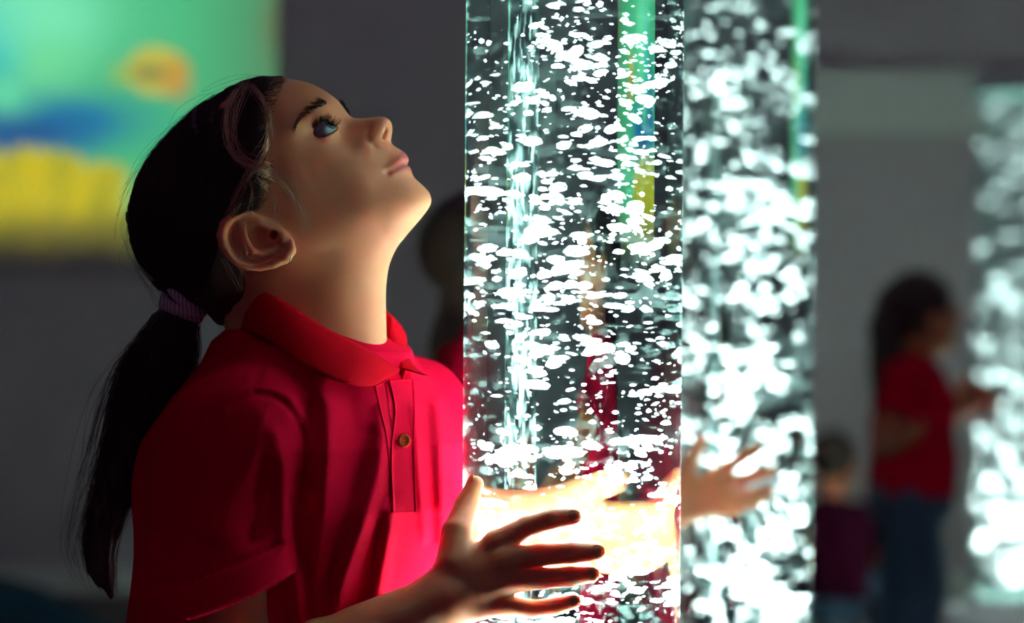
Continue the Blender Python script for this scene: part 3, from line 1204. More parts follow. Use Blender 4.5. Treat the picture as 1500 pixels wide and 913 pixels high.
# the far brow stands proud of the bridge of the nose
fb = []
for i in range(90):
    t = rs.rand()
    b0 = np.array([499.5, 151.5]) * (1 - t) + np.array([513.0, 170.5]) * t + np.array([2.2, -1.6]) * math.sin(math.pi * t) * .4
    d = np.array([-.55, -.83]) + np.array([.80, -.58]) * rs.uniform(.15, .55)
    b0 = b0 + np.array([-.8, .6]) * rs.uniform(0, 2.0)
    ln = rs.uniform(5, 9)
    D_ = DG + rs.uniform(.003, .011)
    fb.append([P(*(b0 + d * ln * s_ + np.array([.8, -.58]) * 1.0 * math.sin(3.1 * s_)), D_) for s_ in (0, .5, 1)])
v, f = tubes(np.array(fb), np.array([.0003, .00028, .0001]), 3)
mesh_np('eyebrow', v, f, M_BROW, girl)
lp = []
up = catmull(LID_UP, 70)
for i in range(95):
    k = rs.randint(2, 66)
    x, z = up[k]
    w = math.sqrt(max(.0137 ** 2 - (x - EYE_C[0]) ** 2 - (z - EYE_C[2]) ** 2, 1e-8))
    b0 = np.array([x, EYE_C[1] - w, z])
    t = k / 70
    d = np.array([0.15 + .9 * (t - .3), -0.75, 0.75 - .25 * t]) + rs.randn(3) * .12
    d /= np.linalg.norm(d)
    ln = rs.uniform(.0050, .0085)
    lp.append([b0 - d * .001, b0 + d * ln * .5 + np.array([0, 0, -.0006]), b0 + d * ln + np.array([0.0004, 0, .0012])])
lo_ = catmull(LID_LO, 50)
for i in range(34):
    k = rs.randint(4, 46)
    x, z = lo_[k]
    w = math.sqrt(max(.0137 ** 2 - (x - EYE_C[0]) ** 2 - (z - EYE_C[2]) ** 2, 1e-8))
    b0 = np.array([x, EYE_C[1] - w, z])
    d = np.array([0.05 + rs.randn() * .25, -0.8, -0.5])
    d /= np.linalg.norm(d)
    ln = rs.uniform(.002, .0038)
    lp.append([b0, b0 + d * ln * .5, b0 + d * ln])
lp = np.array(lp)
for pp in (lp, far_side(lp)):
    v, f = tubes(pp, np.array([.00026, .0002, .00006]), 3)
    mesh_np('eyelashes', v, f, M_BROW, girl)
# the dark rim of the upper lid
rim = []
for x, z in catmull(LID_UP, 24):
    w = math.sqrt(max(.01375 ** 2 - (x - EYE_C[0]) ** 2 - (z - EYE_C[2]) ** 2, 1e-8))
    rim.append([x, EYE_C[1] - w, z])
rim = np.array([rim])
for pp in (rim, far_side(rim)):
    v, f = tubes(pp, np.r_[np.linspace(.0004, .0008, 12), np.linspace(.0008, .0003, 12)][None], 5)
    mesh_np('lash_line', v, f, M_BROW, girl)
# earring
a = np.linspace(0, 2 * math.pi, 29)[:-1]
e0 = P(426.5, 375, DG - .0705)
ring = np.stack([e0[0] + .0012 * np.sin(a), e0[1] + .0052 * np.cos(a), e0[2] - .0005 + .0055 * np.sin(a)], 1)
v, f = tubes(np.array([np.vstack([ring, ring[:1]])]), .0005, 6)
mesh_np('earring', v, f, M_GOLD, girl)


# ---- finger nails of the near hand
M_NAIL = M_SKIN


def nail(tip, prev, r, outward):
    d = unit3(np.asarray(tip) - np.asarray(prev))
    o = unit3(outward - d * (outward @ d))
    n, m = 9, 7
    V = []
    for i in range(n):
        u = i / (n - 1)
        for j in range(m):
            w = (j / (m - 1) - .5) * 2
            half = .70 * r * (1 - .45 * max(0, u - .55) / .45 - .25 * max(0, .25 - u) / .25)
            sd = np.cross(d, o)
            a = w * half
            V.append(np.asarray(tip) + d * ((u - .42) * 1.45 * r) + sd * a + o * (math.sqrt(max(r * r - a * a, 0)) * (1.03 - .30 * max(0, u - .5) ** 1.6)))
    I = np.arange(n * m).reshape(n, m)
    F = np.stack([I[:-1, :-1], I[1:, :-1], I[1:, 1:], I[:-1, 1:]], -1).reshape(-1, 4)
    V = np.array(V)
    K = len(V)
    V2 = np.concatenate([V, V - o * .0008])
    ring_ = np.concatenate([I[:, 0], I[-1, 1:], I[::-1, -1][1:], I[0, ::-1][1:-1]])
    nx_ = np.roll(ring_, -1)
    mesh_np('fingernail', V2, np.concatenate([F, F[:, ::-1] + K, np.stack([ring_, nx_, nx_ + K, ring_ + K], -1)]), M_NAIL, body)


def unit3(a_):
    return a_ / (np.linalg.norm(a_) + 1e-9)


for k_, fg_ in enumerate(FG):
    rr_ = 0.0068 * (1.0, 1.03, 0.98, 0.86)[k_]
    ax0 = np.array([fg_[2][0] - T1[0], fg_[2][1] - T1[1], 0.0])
    nail(fg_[2], fg_[1], rr_, unit3(ax0) + np.array([0, 0, .25]))
nail(TH[3], TH[2], .0072, np.array([-.85, -.45, .1]))


# ---- hair: a combed cap gathered in a low ponytail
HAIR_OUT = [(430, 122), (420, 110.5), (397, 106.5), (370, 111), (330, 129), (290, 154), (250, 189), (215, 231), (195, 270), (186, 310), (187, 345), (197, 382), (214, 406), (236, 427), (254, 441),
            (268, 458), (290, 470), (325, 478), (360, 470), (385, 430), (400, 380), (420, 320), (434, 250), (436, 180)]
HAIR_CTRL = [(300, 220, 7.8), (330, 270, 8.0), (260, 280, 7.3), (232, 330, 6.0), (280, 350, 7.0), (320, 330, 7.7), (350, 200, 7.4), (370, 150, 5.9), (300, 182, 6.3), (225, 275, 5.6), (203, 320, 3.9), (255, 385, 5.2),
             (300, 400, 5.6), (285, 435, 3.6), (262, 434, 2.2), (340, 430, 5.2), (400, 150, 5.2), (410, 230, 6.9), (400, 300, 7.0), (330, 140, 2.6), (250, 200, 2.8), (420, 118, 1.8)]
hair = Relief([flat(*p) for p in catmull(HAIR_OUT, 300, True)], [flat(a, b, DG - w / 100) + [w / 100] for a, b, w in HAIR_CTRL], DG, h=0.0015)
hair.finish(2)
HAIRLINE = np.array([near(*p) for p in ((412, 96, 0), (402, 114, 1.5), (388, 136, 3.8), (377, 160, 5.2), (372, 190, 6.0), (376, 222, 6.4), (380, 252, 6.6), (374, 280, 6.8), (366, 300, 7.0), (350, 312, 7.2),
                                        (332, 324, 7.3), (324, 346, 7.3), (330, 370, 7.0), (342, 388, 6.5), (356, 404, 6.0), (366, 430, 5.6), (366, 500, 5.4), (150, 520, 0), (120, 300, 0), (250, 90, 0))])


def hair_sdf(p):
    q = mirror(p)
    d = dist_poly(q[:, 0], q[:, 2], HAIRLINE, True)
    d = np.where(inside_poly(q[:, 0], q[:, 2], HAIRLINE), d, -d)
    ramp = np.clip(d * 0.42, -0.004, 0.03)
    lock = 0.0006 * np.sin((q[:, 0] * .83 + q[:, 2] * .55) * 420 + 2.0 * np.sin(q[:, 2] * 90))
    return smax(hair.sdf(q) + lock, head.sdf(q) - ramp, 0.003)


v, f = polygonize(hair_sdf, (-.35, DG - .092, .96), (-.15, DG + .092, 1.20), 0.0017)
hair_o = mesh_np('hair', v, f, M_HAIR, girl)

rs = np.random.RandomState(21)


def PV(px, py, D):
    """P for arrays"""
    dx, dy = np.asarray(px) - 750.0, np.asarray(py) - 456.5
    dx, dy = dx + ROLL * dy, dy - ROLL * dx
    return np.stack([dx * D / FPX, D + 0 * dx, HC - dy * D / FPX], -1)


def on_head(px, py, off, use_hair=1, use_skin=1):
    """points on the near side of the head or hair surface at those pixels, off metres proud"""
    px, py = np.asarray(px, float), np.asarray(py, float)
    w = np.full(px.shape, .05)
    for _ in range(9):
        q = PV(px, py, DG - w - off)
        w = np.zeros(px.shape)
        if use_skin:
            w = head.W(q[..., 0], q[..., 2])
        if use_hair:
            w = np.maximum(w, np.where(px < 392, hair.W(q[..., 0], q[..., 2]), 0))
    return PV(px, py, DG - w - off)


TOPL = catmull([(414, 112), (372, 114), (332, 131), (292, 156), (252, 191), (217, 233), (198, 272), (190, 312), (191, 345), (202, 380), (220, 404), (243, 426), (264, 444)], 40)
LOWL = catmull([(378, 306), (356, 311), (336, 320), (322, 338), (318, 360), (314, 385), (304, 410), (288, 430), (274, 446)], 40)
MIDL = catmull([(388, 200), (350, 215), (315, 240), (285, 275), (265, 315), (256, 355), (254, 395), (260, 425), (268, 445)], 40)
NM = 16
paths, offs = [], []
for i in range(1500):
    s = rs.rand()
    t0 = rs.uniform(0, .35) if rs.rand() < .6 else 0.0
    t1 = rs.uniform(.55, 1.0)
    tt = np.linspace(t0, t1, NM) * 39
    j = np.minimum(tt.astype(int), 38)
    fr = (tt - j)[:, None]

    def at_(Lc):
        return Lc[j] * (1 - fr) + Lc[j + 1] * fr
    if s < .5:
        c = at_(TOPL) * (1 - s * 2) + at_(MIDL) * (s * 2)
    else:
        c = at_(MIDL) * (2 - s * 2) + at_(LOWL) * (s * 2 - 1)
    c = c + rs.randn(2) * 1.0 + np.sin(np.linspace(0, rs.uniform(2, 7), NM) + rs.rand() * 6)[:, None] * rs.randn(2) * 1.1
    offs.append(rs.uniform(.0002, .0014))
    paths.append(c)
paths = np.array(paths)
paths = on_head(paths[..., 0], paths[..., 1], np.array(offs)[:, None], 1, 0)
v, f = tubes(paths, np.linspace(.00030, .00018, NM)[None], 3)
v2, f2 = tubes(far_side(paths[::3]), .00028, 3)
v, f = merge([(v, f), (v2, f2)])
o = mesh_np('hair_strands', v, f, M_HAIR, hair_o)
o['kind'] = 'stuff'


def free_strands(keys, n, spread, rad, m=22, wav=1.2, seed=1):
    """loose strands through pixel keys (px, py, offset in mm from her head)"""
    r_ = np.random.RandomState(seed)
    k = np.asarray(keys, float)
    res = []
    for _ in range(n):
        q = k.copy()
        q[:, :2] += r_.randn(2) * spread * .6 + r_.randn(len(k), 2) * spread * np.linspace(.25, 1.0, len(k))[:, None]
        c = catmull(q, m)
        c[:, :2] += np.sin(np.linspace(0, r_.uniform(3, 8), m) + r_.rand() * 6)[:, None] * r_.randn(2) * wav
        res.append(on_head(c[:, 0], c[:, 1], c[:, 2] / 1000))
    return tubes(np.array(res), np.linspace(rad, rad * .45, m)[None], 3)


LOCKS = [
    ([(352, 122, 1), (336, 150, 2), (330, 180, 3), (334, 212, 4), (350, 236, 5), (378, 247, 5), (405, 262, 5), (428, 285, 5), (443, 310, 5), (451, 340, 5)], 30, 3.8, .00023),
    ([(362, 120, 1), (348, 150, 2), (340, 190, 3), (350, 225, 4), (375, 240, 4), (398, 250, 5), (420, 270, 5), (438, 300, 4)], 18, 5.0, .00019),
    ([(368, 125, 1), (392, 160, 2), (396, 195, 2), (384, 228, 3), (366, 255, 3), (348, 285, 3), (336, 318, 3)], 22, 4.5, .00022),
    ([(375, 238, 2), (400, 244, 3), (425, 252, 4), (452, 268, 4), (476, 287, 4)], 6, 4.0, .00018),
    ([(378, 262, 2), (396, 278, 3), (404, 298, 4), (405, 330, 4)], 8, 3.0, .0002),
    ([(360, 240, 2), (372, 280, 3), (365, 320, 8), (362, 360, 12), (356, 410, 8)], 4, 4.0, .00014),
    ([(328, 378, 3), (340, 402, 4), (356, 425, 4), (362, 400, 3)], 5, 4.0, .00014)]
vf = [free_strands(k, n, sp, rd, seed=40 + i) for i, (k, n, sp, rd) in enumerate(LOCKS)]
v, f = merge(vf)
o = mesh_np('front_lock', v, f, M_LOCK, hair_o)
o['kind'] = 'stuff'
# short new hairs along the hairline
res = []
for i in range(620):
    t = rs.rand()
    Lh = LH0 if i else catmull([(416, 113), (404, 134), (395, 160), (389, 192), (392, 224), (394, 252), (388, 280), (380, 304)], 100)
    LH0 = Lh
    b = Lh[int(t * 99)] + np.array([rs.uniform(-16, 8), rs.randn() * 2])
    d = np.array([-10, rs.uniform(2, 9)]) if t > .25 else np.array([-12, rs.uniform(-1, 5)])
    ln = rs.uniform(.7, 2.0)
    ss = np.linspace(0, 1, 6)
    res.append(on_head(b[0] + d[0] * ln * ss, b[1] + d[1] * ln * ss, .0004 + .0035 * ss, 0, 1))
v, f = tubes(np.array(res), np.linspace(.00018, .00010, 6)[None], 3)
o = mesh_np('baby_hair', v, f, M_HAIR, hair_o)
o['kind'] = 'stuff'
# fly-away hairs above the crown and behind the head
res = []
for i in range(46):
    t = rs.uniform(0.02, .9)
    a_ = TOPL[int(t * 39)]
    b_ = TOPL[min(39, int((t + rs.uniform(.12, .32)) * 39))]
    nrm = np.array([-(b_ - a_)[1], (b_ - a_)[0]])
    nrm = -nrm / (np.linalg.norm(nrm) + 1e-6)
    if nrm @ (np.array([310, 300]) - a_) > 0:
        nrm = -nrm
    hgt = rs.uniform(4, 22) * (1.6 if rs.rand() < .15 else 1)
    c = catmull([a_, a_ * .66 + b_ * .34 + nrm * hgt * .8, a_ * .3 + b_ * .7 + nrm * hgt, b_ + nrm * hgt * rs.uniform(.2, 1.2)], 14)
    D = DG - rs.uniform(-.03, .03)
    res.append([P(x, y, D) for x, y in c])
v, f = tubes(np.array(res), .00011, 3)
o = mesh_np('flyaway_hair', v, f, M_HAIR, hair_o)
o['kind'] = 'stuff'

# ---- ponytail
TAIL = [(276, 432, 1.790, .013), (266, 452, 1.790, .0125), (252, 482, 1.795, .020), (236, 525, 1.80, .029), (216, 580, 1.805, .029), (196, 640, 1.81, .0245), (176, 700, 1.81, .020), (158, 750, 1.81, .0165), (147, 795, 1.81, .0140), (149, 835, 1.81, .0105), (163, 872, 1.81, .0035)]
tail_p = [P(a, b, d) for a, b, d, r in TAIL]
tail_r = [t[3] for t in TAIL]


def tail_sdf(p):
    f = sd_chain(p, tail_p, [r * .84 for r in tail_r], .012)
    return f + 0.0009 * np.sin(p[:, 0] * 620 + 40 * p[:, 2] + 1.5 * np.sin(p[:, 2] * 60)) + 0.0008 * np.sin(p[:, 1] * 540 + p[:, 2] * 50)


v, f = polygonize(tail_sdf, (-.40, 1.74, .73), (-.24, 1.87, 1.03), 0.0022, relax=1)
tail = mesh_np('ponytail', v, f, M_HAIR, girl)
cl = catmull(np.c_[np.array(tail_p), tail_r], 40)
res, rad = [], []
for i in range(720):
    m = 26
    wisp = i > 570
    e = rs.uniform(.45, 1.0) if not wisp else rs.uniform(.5, 1.0)
    s0 = .1 if not wisp else rs.uniform(.1, .3)
    tt = np.linspace(s0, e, m) * 38.9
    j = tt.astype(int)
    fr = (tt - j)[:, None]
    c = cl[j] * (1 - fr) + cl[j + 1] * fr
    a_ = rs.rand() * 6.28
    k = rs.uniform(.75, 1.12)
    off = np.stack([np.cos(a_) * c[:, 3] * k, np.sin(a_) * c[:, 3] * k, np.zeros(m)], 1)
    wv = np.sin(np.linspace(0, rs.uniform(3, 9), m) + rs.rand() * 6)[:, None] * rs.randn(3) * .0022
    if wisp:
        grow = np.linspace(0, 1, m) ** .8
        off += grow[:, None] * np.array([-rs.uniform(.006, .022), rs.uniform(-.01, .01), 0])
        off[:, 0] -= .008 * np.sin(np.linspace(0, math.pi, m)) * rs.rand()
        wv *= 1.7
    res.append(c[:, :3] + off + wv)
    rad.append(np.linspace(.0003, .00012, m) * (.75 if wisp else 1))
v, f = tubes(np.array(res), np.array(rad), 3)
o = mesh_np('ponytail_strands', v, f, M_HAIR, tail)
o['kind'] = 'stuff'


# ---- hair tie: twisted bands
def tie_material():
    m, nt, b, out = new_mat('striped_hair_tie')
    tc = nd(nt, 'ShaderNodeTexCoord')
    wv = nd(nt, 'ShaderNodeTexWave', Scale=95.0, Distortion=3.0)
    nt.links.new(tc.outputs['Object'], wv.inputs['Vector'])
    rp = nd(nt, 'ShaderNodeValToRGB')
    rp.color_ramp.elements[0].color = (0.30, 0.36, 0.40, 1)
    rp.color_ramp.elements[1].color = (0.85, 0.66, 0.60, 1)
    k = rp.color_ramp.elements.new(.5)
    k.color = (0.66, 0.38, 0.38, 1)
    nt.links.new(wv.outputs['Fac'], rp.inputs['Fac'])
    nt.links.new(rp.outputs['Color'], b.inputs['Base Color'])
    b.inputs['Roughness'].default_value = 0.85
    return m


M_TIE = tie_material()
ax_ = tail_p[2] - tail_p[0]
ax_ /= np.linalg.norm(ax_)
rot = axes((0, 1, 0), ax_)
tie_paths = []
for k, (o_, r_) in enumerate(((-.0062, .0150), (.0000, .0162), (.0060, .0152))):
    a = np.linspace(0, 2 * math.pi, 41)
    c0 = P(269, 447, 1.790) + ax_ * o_
    tilt = (.22, -.15, .2)[k]
    loc = np.stack([np.cos(a) * r_, np.sin(a) * r_, np.sin(a + k) * r_ * tilt], 1)
    tie_paths.append(c0 + loc @ rot.T)
v, f = tubes(np.array(tie_paths), .0046, 10)
mesh_np('hair_tie', v, f, M_TIE, girl)

# ---- polo shirt
SL_A, SL_B = np.array(P(338, 640, 1.704)), np.array(P(324, 868, 1.668))
SL_N = np.array([0.300, 0.10, -0.949])
SL_N /= np.linalg.norm(SL_N)
SL2_D = (ELB2 - SHD2) / np.linalg.norm(ELB2 - SHD2)
FOLDS = [  # (pixel line, height mm, width px)
    ([(338, 598), (360, 584), (385, 581), (412, 590), (436, 618), (448, 660), (452, 705)], -2.6, 4.0),
    ([(330, 590), (356, 575), (390, 572), (420, 582), (446, 612), (460, 660)], 1.6, 5.0),
    ([(452, 600), (450, 680), (446, 760), (452, 850), (458, 920)], -7.0, 12.0),
    ([(476, 560), (482, 640), (476, 720), (466, 820), (462, 920)], 4.0, 10.0),
    ([(560, 600), (556, 690), (536, 760), (508, 840), (488, 920)], 5.0, 9.0),
    ([(540, 640), (520, 720), (500, 790), (478, 860)], -3.0, 9.0),
    ([(574, 752), (562, 830), (545, 920)], 4.5, 8.0),
    ([(560, 770), (545, 830), (522, 920)], -3.5, 8.0),
    ([(606, 600), (614, 690), (624, 790)], 2.2, 4.5),
    ([(640, 590), (646, 680), (650, 790)], 3.0, 7.0),
    ([(628, 600), (634, 690), (638, 790)], -2.4, 6.0),
    ([(510, 575), (520, 640), (512, 720)], -2.2, 10.0),
    ([(398, 500), (386, 530), (372, 575)], -1.6, 3.0),
    ([(384, 618), (370, 680), (338, 735), (316, 785)], 4.0, 13.0),
    ([(404, 640), (416, 715), (418, 790)], 4.0, 9.0),
    ([(396, 690), (384, 740), (372, 790)], -3.5, 10.0),
    ([(305, 610), (262, 690), (238, 790)], -3.0, 12.0),
    ([(290, 600), (235, 680), (214, 790), (222, 870)], 3.0, 12.0),
    ([(430, 520), (452, 545), (470, 580)], 2.0, 8.0)]
FOLDS = [(catmull(np.array(a, float), 12), b / 1000, c) for a, b, c in FOLDS]


def folds(p):
    D = np.maximum(p[:, 1], .5)
    px = 750 + p[:, 0] * FPX / D
    py = 456.5 - (p[:, 2] - HC) * FPX / D
    h = np.zeros(len(p))
    for L, amp, sg in FOLDS:
        lo_b, hi_b = L.min(0) - 3 * sg, L.max(0) + 3 * sg
        m = (px > lo_b[0]) & (px < hi_b[0]) & (py > lo_b[1]) & (py < hi_b[1])
        if m.any():
            d = dist_poly(px[m], py[m], L)
            h[m] += amp * np.exp(-.5 * (d / sg) ** 2)
    return h


def sleeve(p, A, Bp, N, r0, r1):
    f = sd_seg(p, A, Bp + (Bp - A) * .3, r0, r1)
    t = (p - Bp) @ N
    band = smooth01(-.0262, -.0250, t)
    f = f - band * .0016 + .0014 * np.exp(-.5 * ((t + .0262) / .0014) ** 2)
    return f, t


def shirt_sdf(p):
    f = torso_sdf(p, .014)
    f = smin(f, sd_seg(p, SHD + np.array([.008, .008, .004]), NECK + np.array([-.004, -.01, -.006]), .050, .047), .045)
    f = smin(f, sd_seg(p, SHD2 + np.array([-.004, -.006, .0]), NECK + np.array([0, .01, -.006]), .048, .047), .045)
    f = smin(f, sd_seg(p, P(302, 690, 1.80), P(405, 560, 1.80), .052, .048), .05)
    body_f = f
    s1, t1 = sleeve(p, SL_A, SL_B, SL_N, .0500, .0640)
    f = smin(f, s1, .022)
    B2 = SHD2 + SL2_D * .125
    s2, t2 = sleeve(p, SHD2, B2, SL2_D, .052, .056)
    f = smin(f, s2, .022)
    f = f - folds(p) * np.where(p[:, 1] < 1.87, 1.0, 0.3)
    f -= .0012 * np.sin(p[:, 0] * 46 + 2 * np.sin(p[:, 2] * 23)) * np.sin(p[:, 2] * 17 + p[:, 1] * 30)
    # open sleeves
    core = body_f - .004
    zone1 = np.maximum(t1, -(core))           # beyond the hem, outside the torso
    zone1 = np.maximum(zone1, s1 - .03)
    f = smax(f, -np.maximum(-zone1 * 1.0, -1) if False else np.where((t1 > 0) & (s1 < .03) & (core > 0), np.minimum(t1, core), -1e3), .0015)
    inner1 = np.maximum(np.maximum(s1 + .0052, -(t1 + .05)), -core)
    f = smax(f, -inner1, .001)
    f = np.maximum(f, np.where((t2 > 0) & (s2 < .03) & (core > 0), np.minimum(t2, core), -1e3))
    inner2 = np.maximum(np.maximum(s2 + .0052, -(t2 + .04)), -core)
    return smax(f, -inner2, .001)


v, f = polygonize(shirt_sdf, (-.40, 1.575, .435), (-.015, 2.085, 1.005), 0.0021, relax=2)
shirt = mesh_np('polo_shirt', v, f, M_RED, girl)


def march(sdf, px, py, d0=1.55, d1=2.0):
    """first hit of the sight line with a solid"""
    D = np.linspace(d0, d1, 500)
    q = np.array([P(px, py, d) for d in D])
    g = sdf(q)
    i = int(np.argmax(g < 0)) if (g < 0).any() else len(D) - 1
    t = g[i - 1] / (g[i - 1] - g[i] + 1e-9)
    return q[i - 1] + (q[i] - q[i - 1]) * t


def strip(left, right, n, m, lift_, thick, sdf=shirt_sdf):
    """a cloth strip lying on the shirt between two pixel lines"""
    Lp, Rp = catmull(left, n), catmull(right, n)
    grid = np.array([[march(sdf, *(Lp[i] * (1 - s) + Rp[i] * s)) for s in np.linspace(0, 1, m)] for i in range(n)])
    nr = np.array([-.10, -.98, .12])
    nr = FW * .75 + RT * .45
    top = grid + nr * lift_
    bot = grid - nr * thick
    V = np.concatenate([top.reshape(-1, 3), bot.reshape(-1, 3)])
    I = np.arange(n * m).reshape(n, m)
    K = n * m
    F = [np.stack([I[:-1, :-1], I[1:, :-1], I[1:, 1:], I[:-1, 1:]], -1).reshape(-1, 4)]
    F.append(F[0][:, ::-1] + K)
    ring_ = np.concatenate([I[:, 0], I[-1, 1:], I[::-1, -1][1:], I[0, ::-1][1:-1]])
    nx_ = np.roll(ring_, -1)
    F.append(np.stack([ring_, ring_ + K, nx_ + K, nx_], -1)[:, ::-1])
    return V, np.concatenate(F)


v, f = strip([(549, 566), (557, 600), (566, 640), (571, 690), (573, 745)], [(565, 560), (570, 600), (575, 640), (577, 690), (578, 745)], 40, 5, .0012, .004)
mesh_np('under_placket', v, f, M_RED, shirt)
v, f = strip([(570, 557), (578, 600), (573, 650), (573, 700), (575, 750)], [(604, 556), (606, 600), (605, 650), (606, 700), (608, 750)], 44, 10, .0030, .003)
mesh_np('placket', v, f, M_RED, shirt)
# button with four holes
bc = march(shirt_sdf, 587, 645) + (FW * .9 + RT * .35) * .0056
bn = FW * .92 + RT * .36 + np.array([0, 0, .10])
rot = axes((0, 0, 1), bn)
pv, pf = revolve([(0, .0010), (.0030, .0010), (.0036, .0016), (.0050, .0017), (.0056, .0010), (.0056, -.0004), (0, -.0006)], 0, 0, 28)
button = mesh_np('button', pv @ rot.T + bc, pf, M_BUTTON, shirt)
for sx_, sz_ in ((1, 1), (1, -1), (-1, 1), (-1, -1)):
    hv_, hf_ = revolve([(0, .00125), (.00045, .00125), (.0005, .0008), (0, .0008)], sx_ * .0012, sz_ * .0012, 10)
    mesh_np('button_hole', hv_ @ rot.T + bc, hf_, M_BROW, button)

# ---- collar
CT = [(360, 434, 1.80), (384, 430, 1.752), (420, 446, 1.736), (472, 479, 1.734), (528, 508, 1.744), (566, 532, 1.762), (582, 541, 1.776)]
CB = [(338, 486, 1.80), (366, 486, 1.738), (400, 503, 1.716), (452, 540, 1.700), (505, 562, 1.706), (543, 566, 1.730), (566, 553, 1.752)]
CT2 = [(590, 541, 1.778), (582, 520, 1.800), (573, 490, 1.826), (566, 458, 1.850), (520, 436, 1.868), (440, 430, 1.862), (384, 430, 1.832), (360, 434, 1.80)]
CB2 = [(627, 551, 1.762), (609, 541, 1.800), (597, 512, 1.850), (588, 486, 1.880), (535, 480, 1.900), (440, 482, 1.892), (366, 484, 1.850), (338, 486, 1.80)]


def collar(ct, cb, n=60, axis_px=(462, 490)):
    T = catmull([P(*c) for c in ct], n)
    Bt = catmull([P(*c) for c in cb], n)
    ctr = np.array(P(axis_px[0], axis_px[1], DG))
    secs = []
    for i in range(n):
        t, b = T[i], Bt[i]
        out = t - ctr
        out[2] = 0
        out /= np.linalg.norm(out) + 1e-9
        dn = b - t
        ln = np.linalg.norm(dn)
        inn = t - out * .004 - np.array([0, 0, .030])
        sec = [inn, t - out * .0030 - np.array([0, 0, .010]), t - out * .0026 + np.array([0, 0, -.002]), t + np.array([0, 0, .0012]),
               t + out * .0030 + dn * .05, t + dn * .28 + out * .0045, t + dn * .6 + out * .0042, t + dn * .9 + out * .002, b + out * .0004,
               b - out * .0018 + np.array([0, 0, .0006]), t + dn * .85 - out * .0016, t + dn * .5 - out * .001, t + dn * .12 - out * .0004, t - out * .001 - np.array([0, 0, .010]), inn + out * .0016]
        secs.append(sec)
    S = np.array(secs)
    m = S.shape[1]
    I = np.arange(n * m).reshape(n, m)
    F = np.stack([I[:-1], np.roll(I[:-1], -1, 1), np.roll(I[1:], -1, 1), I[1:]], -1).reshape(-1, 4)
    caps = []
    for row in (I[0], I[-1]):
        for k in range(m // 2 - 1):
            caps.append([row[k], row[k + 1], row[m - 2 - k], row[m - 1 - k]])
    uv = np.stack([np.repeat(np.linspace(0, 1, n), m), np.tile(np.linspace(0, 1, m), n)], 1)
    return S.reshape(-1, 3), np.concatenate([F, np.array(caps)]), uv


v1, f1, uv1 = collar(CT, CB)
v2, f2, uv2 = collar(CT2, CB2)
v, f = merge([(v1, f1), (v2, f2)])
o = mesh_np('collar', v, f, M_RIB, shirt)
uvs = np.concatenate([uv1, uv2])
lay = o.data.uv_layers.new(name='UVMap')
li = np.zeros(len(o.data.loops), np.int32)
o.data.loops.foreach_get('vertex_index', li)
lay.data.foreach_set('uv', uvs[li].astype(np.float32).ravel())

# ---- jeans and shoes (below the frame)


def jeans_for(legs, root, hip_c, hipw=.118, waist_z=.56, res=.006, thigh=.070, name='jeans'):
    def fj(p):
        f = sd_ell(p, hip_c, (hipw, hipw * .86, .10))
        for h_, k_, a_ in legs:
            f = smin(f, sd_chain(p, [h_, k_, a_], [thigh, thigh * .8, thigh * .72], .01), .03)
        return f + .0012 * np.sin(p[:, 2] * 120 + 3 * np.sin(p[:, 0] * 40))
    al = np.array([q for l in legs for q in l] + [hip_c])
    v_, f_ = polygonize(fj, al.min(0) - .13, al.max(0) + .13, res)
    return mesh_np(name, v_, f_, M_JEANS, root)


def shoes_for(legs, fwd, root, s=1.0, res=.005):
    for h_, k_, a_ in legs:
        heel = np.array([a_[0], a_[1], 0]) + np.array([0, 0, .030 * s]) - fwd * .02 * s
        toe = heel + fwd * .13 * s

        def fs(p):
            f = sd_seg(p, heel, toe, .034 * s, .032 * s)
            f = smin(f, sd_seg(p, heel + np.array([0, 0, .01]), heel + np.array([0, 0, .05]) * s, .034 * s, .036 * s), .03)
            return smax(f, -p[:, 2] + .001, .004)
        v_, f_ = polygonize(fs, np.minimum(heel, toe) - .06, np.maximum(heel, toe) + .10, res)
        mesh_np('shoe', v_, f_, M_SHOE, root)


jeans_for(LEGS, girl, HIP + np.array([0, 0, .50]))
shoes_for(LEGS, FW, girl)


# ------------------------------------------------------------------ the other children
def unit(v_):
    v_ = np.asarray(v_, float)
    return v_ / np.linalg.norm(v_)


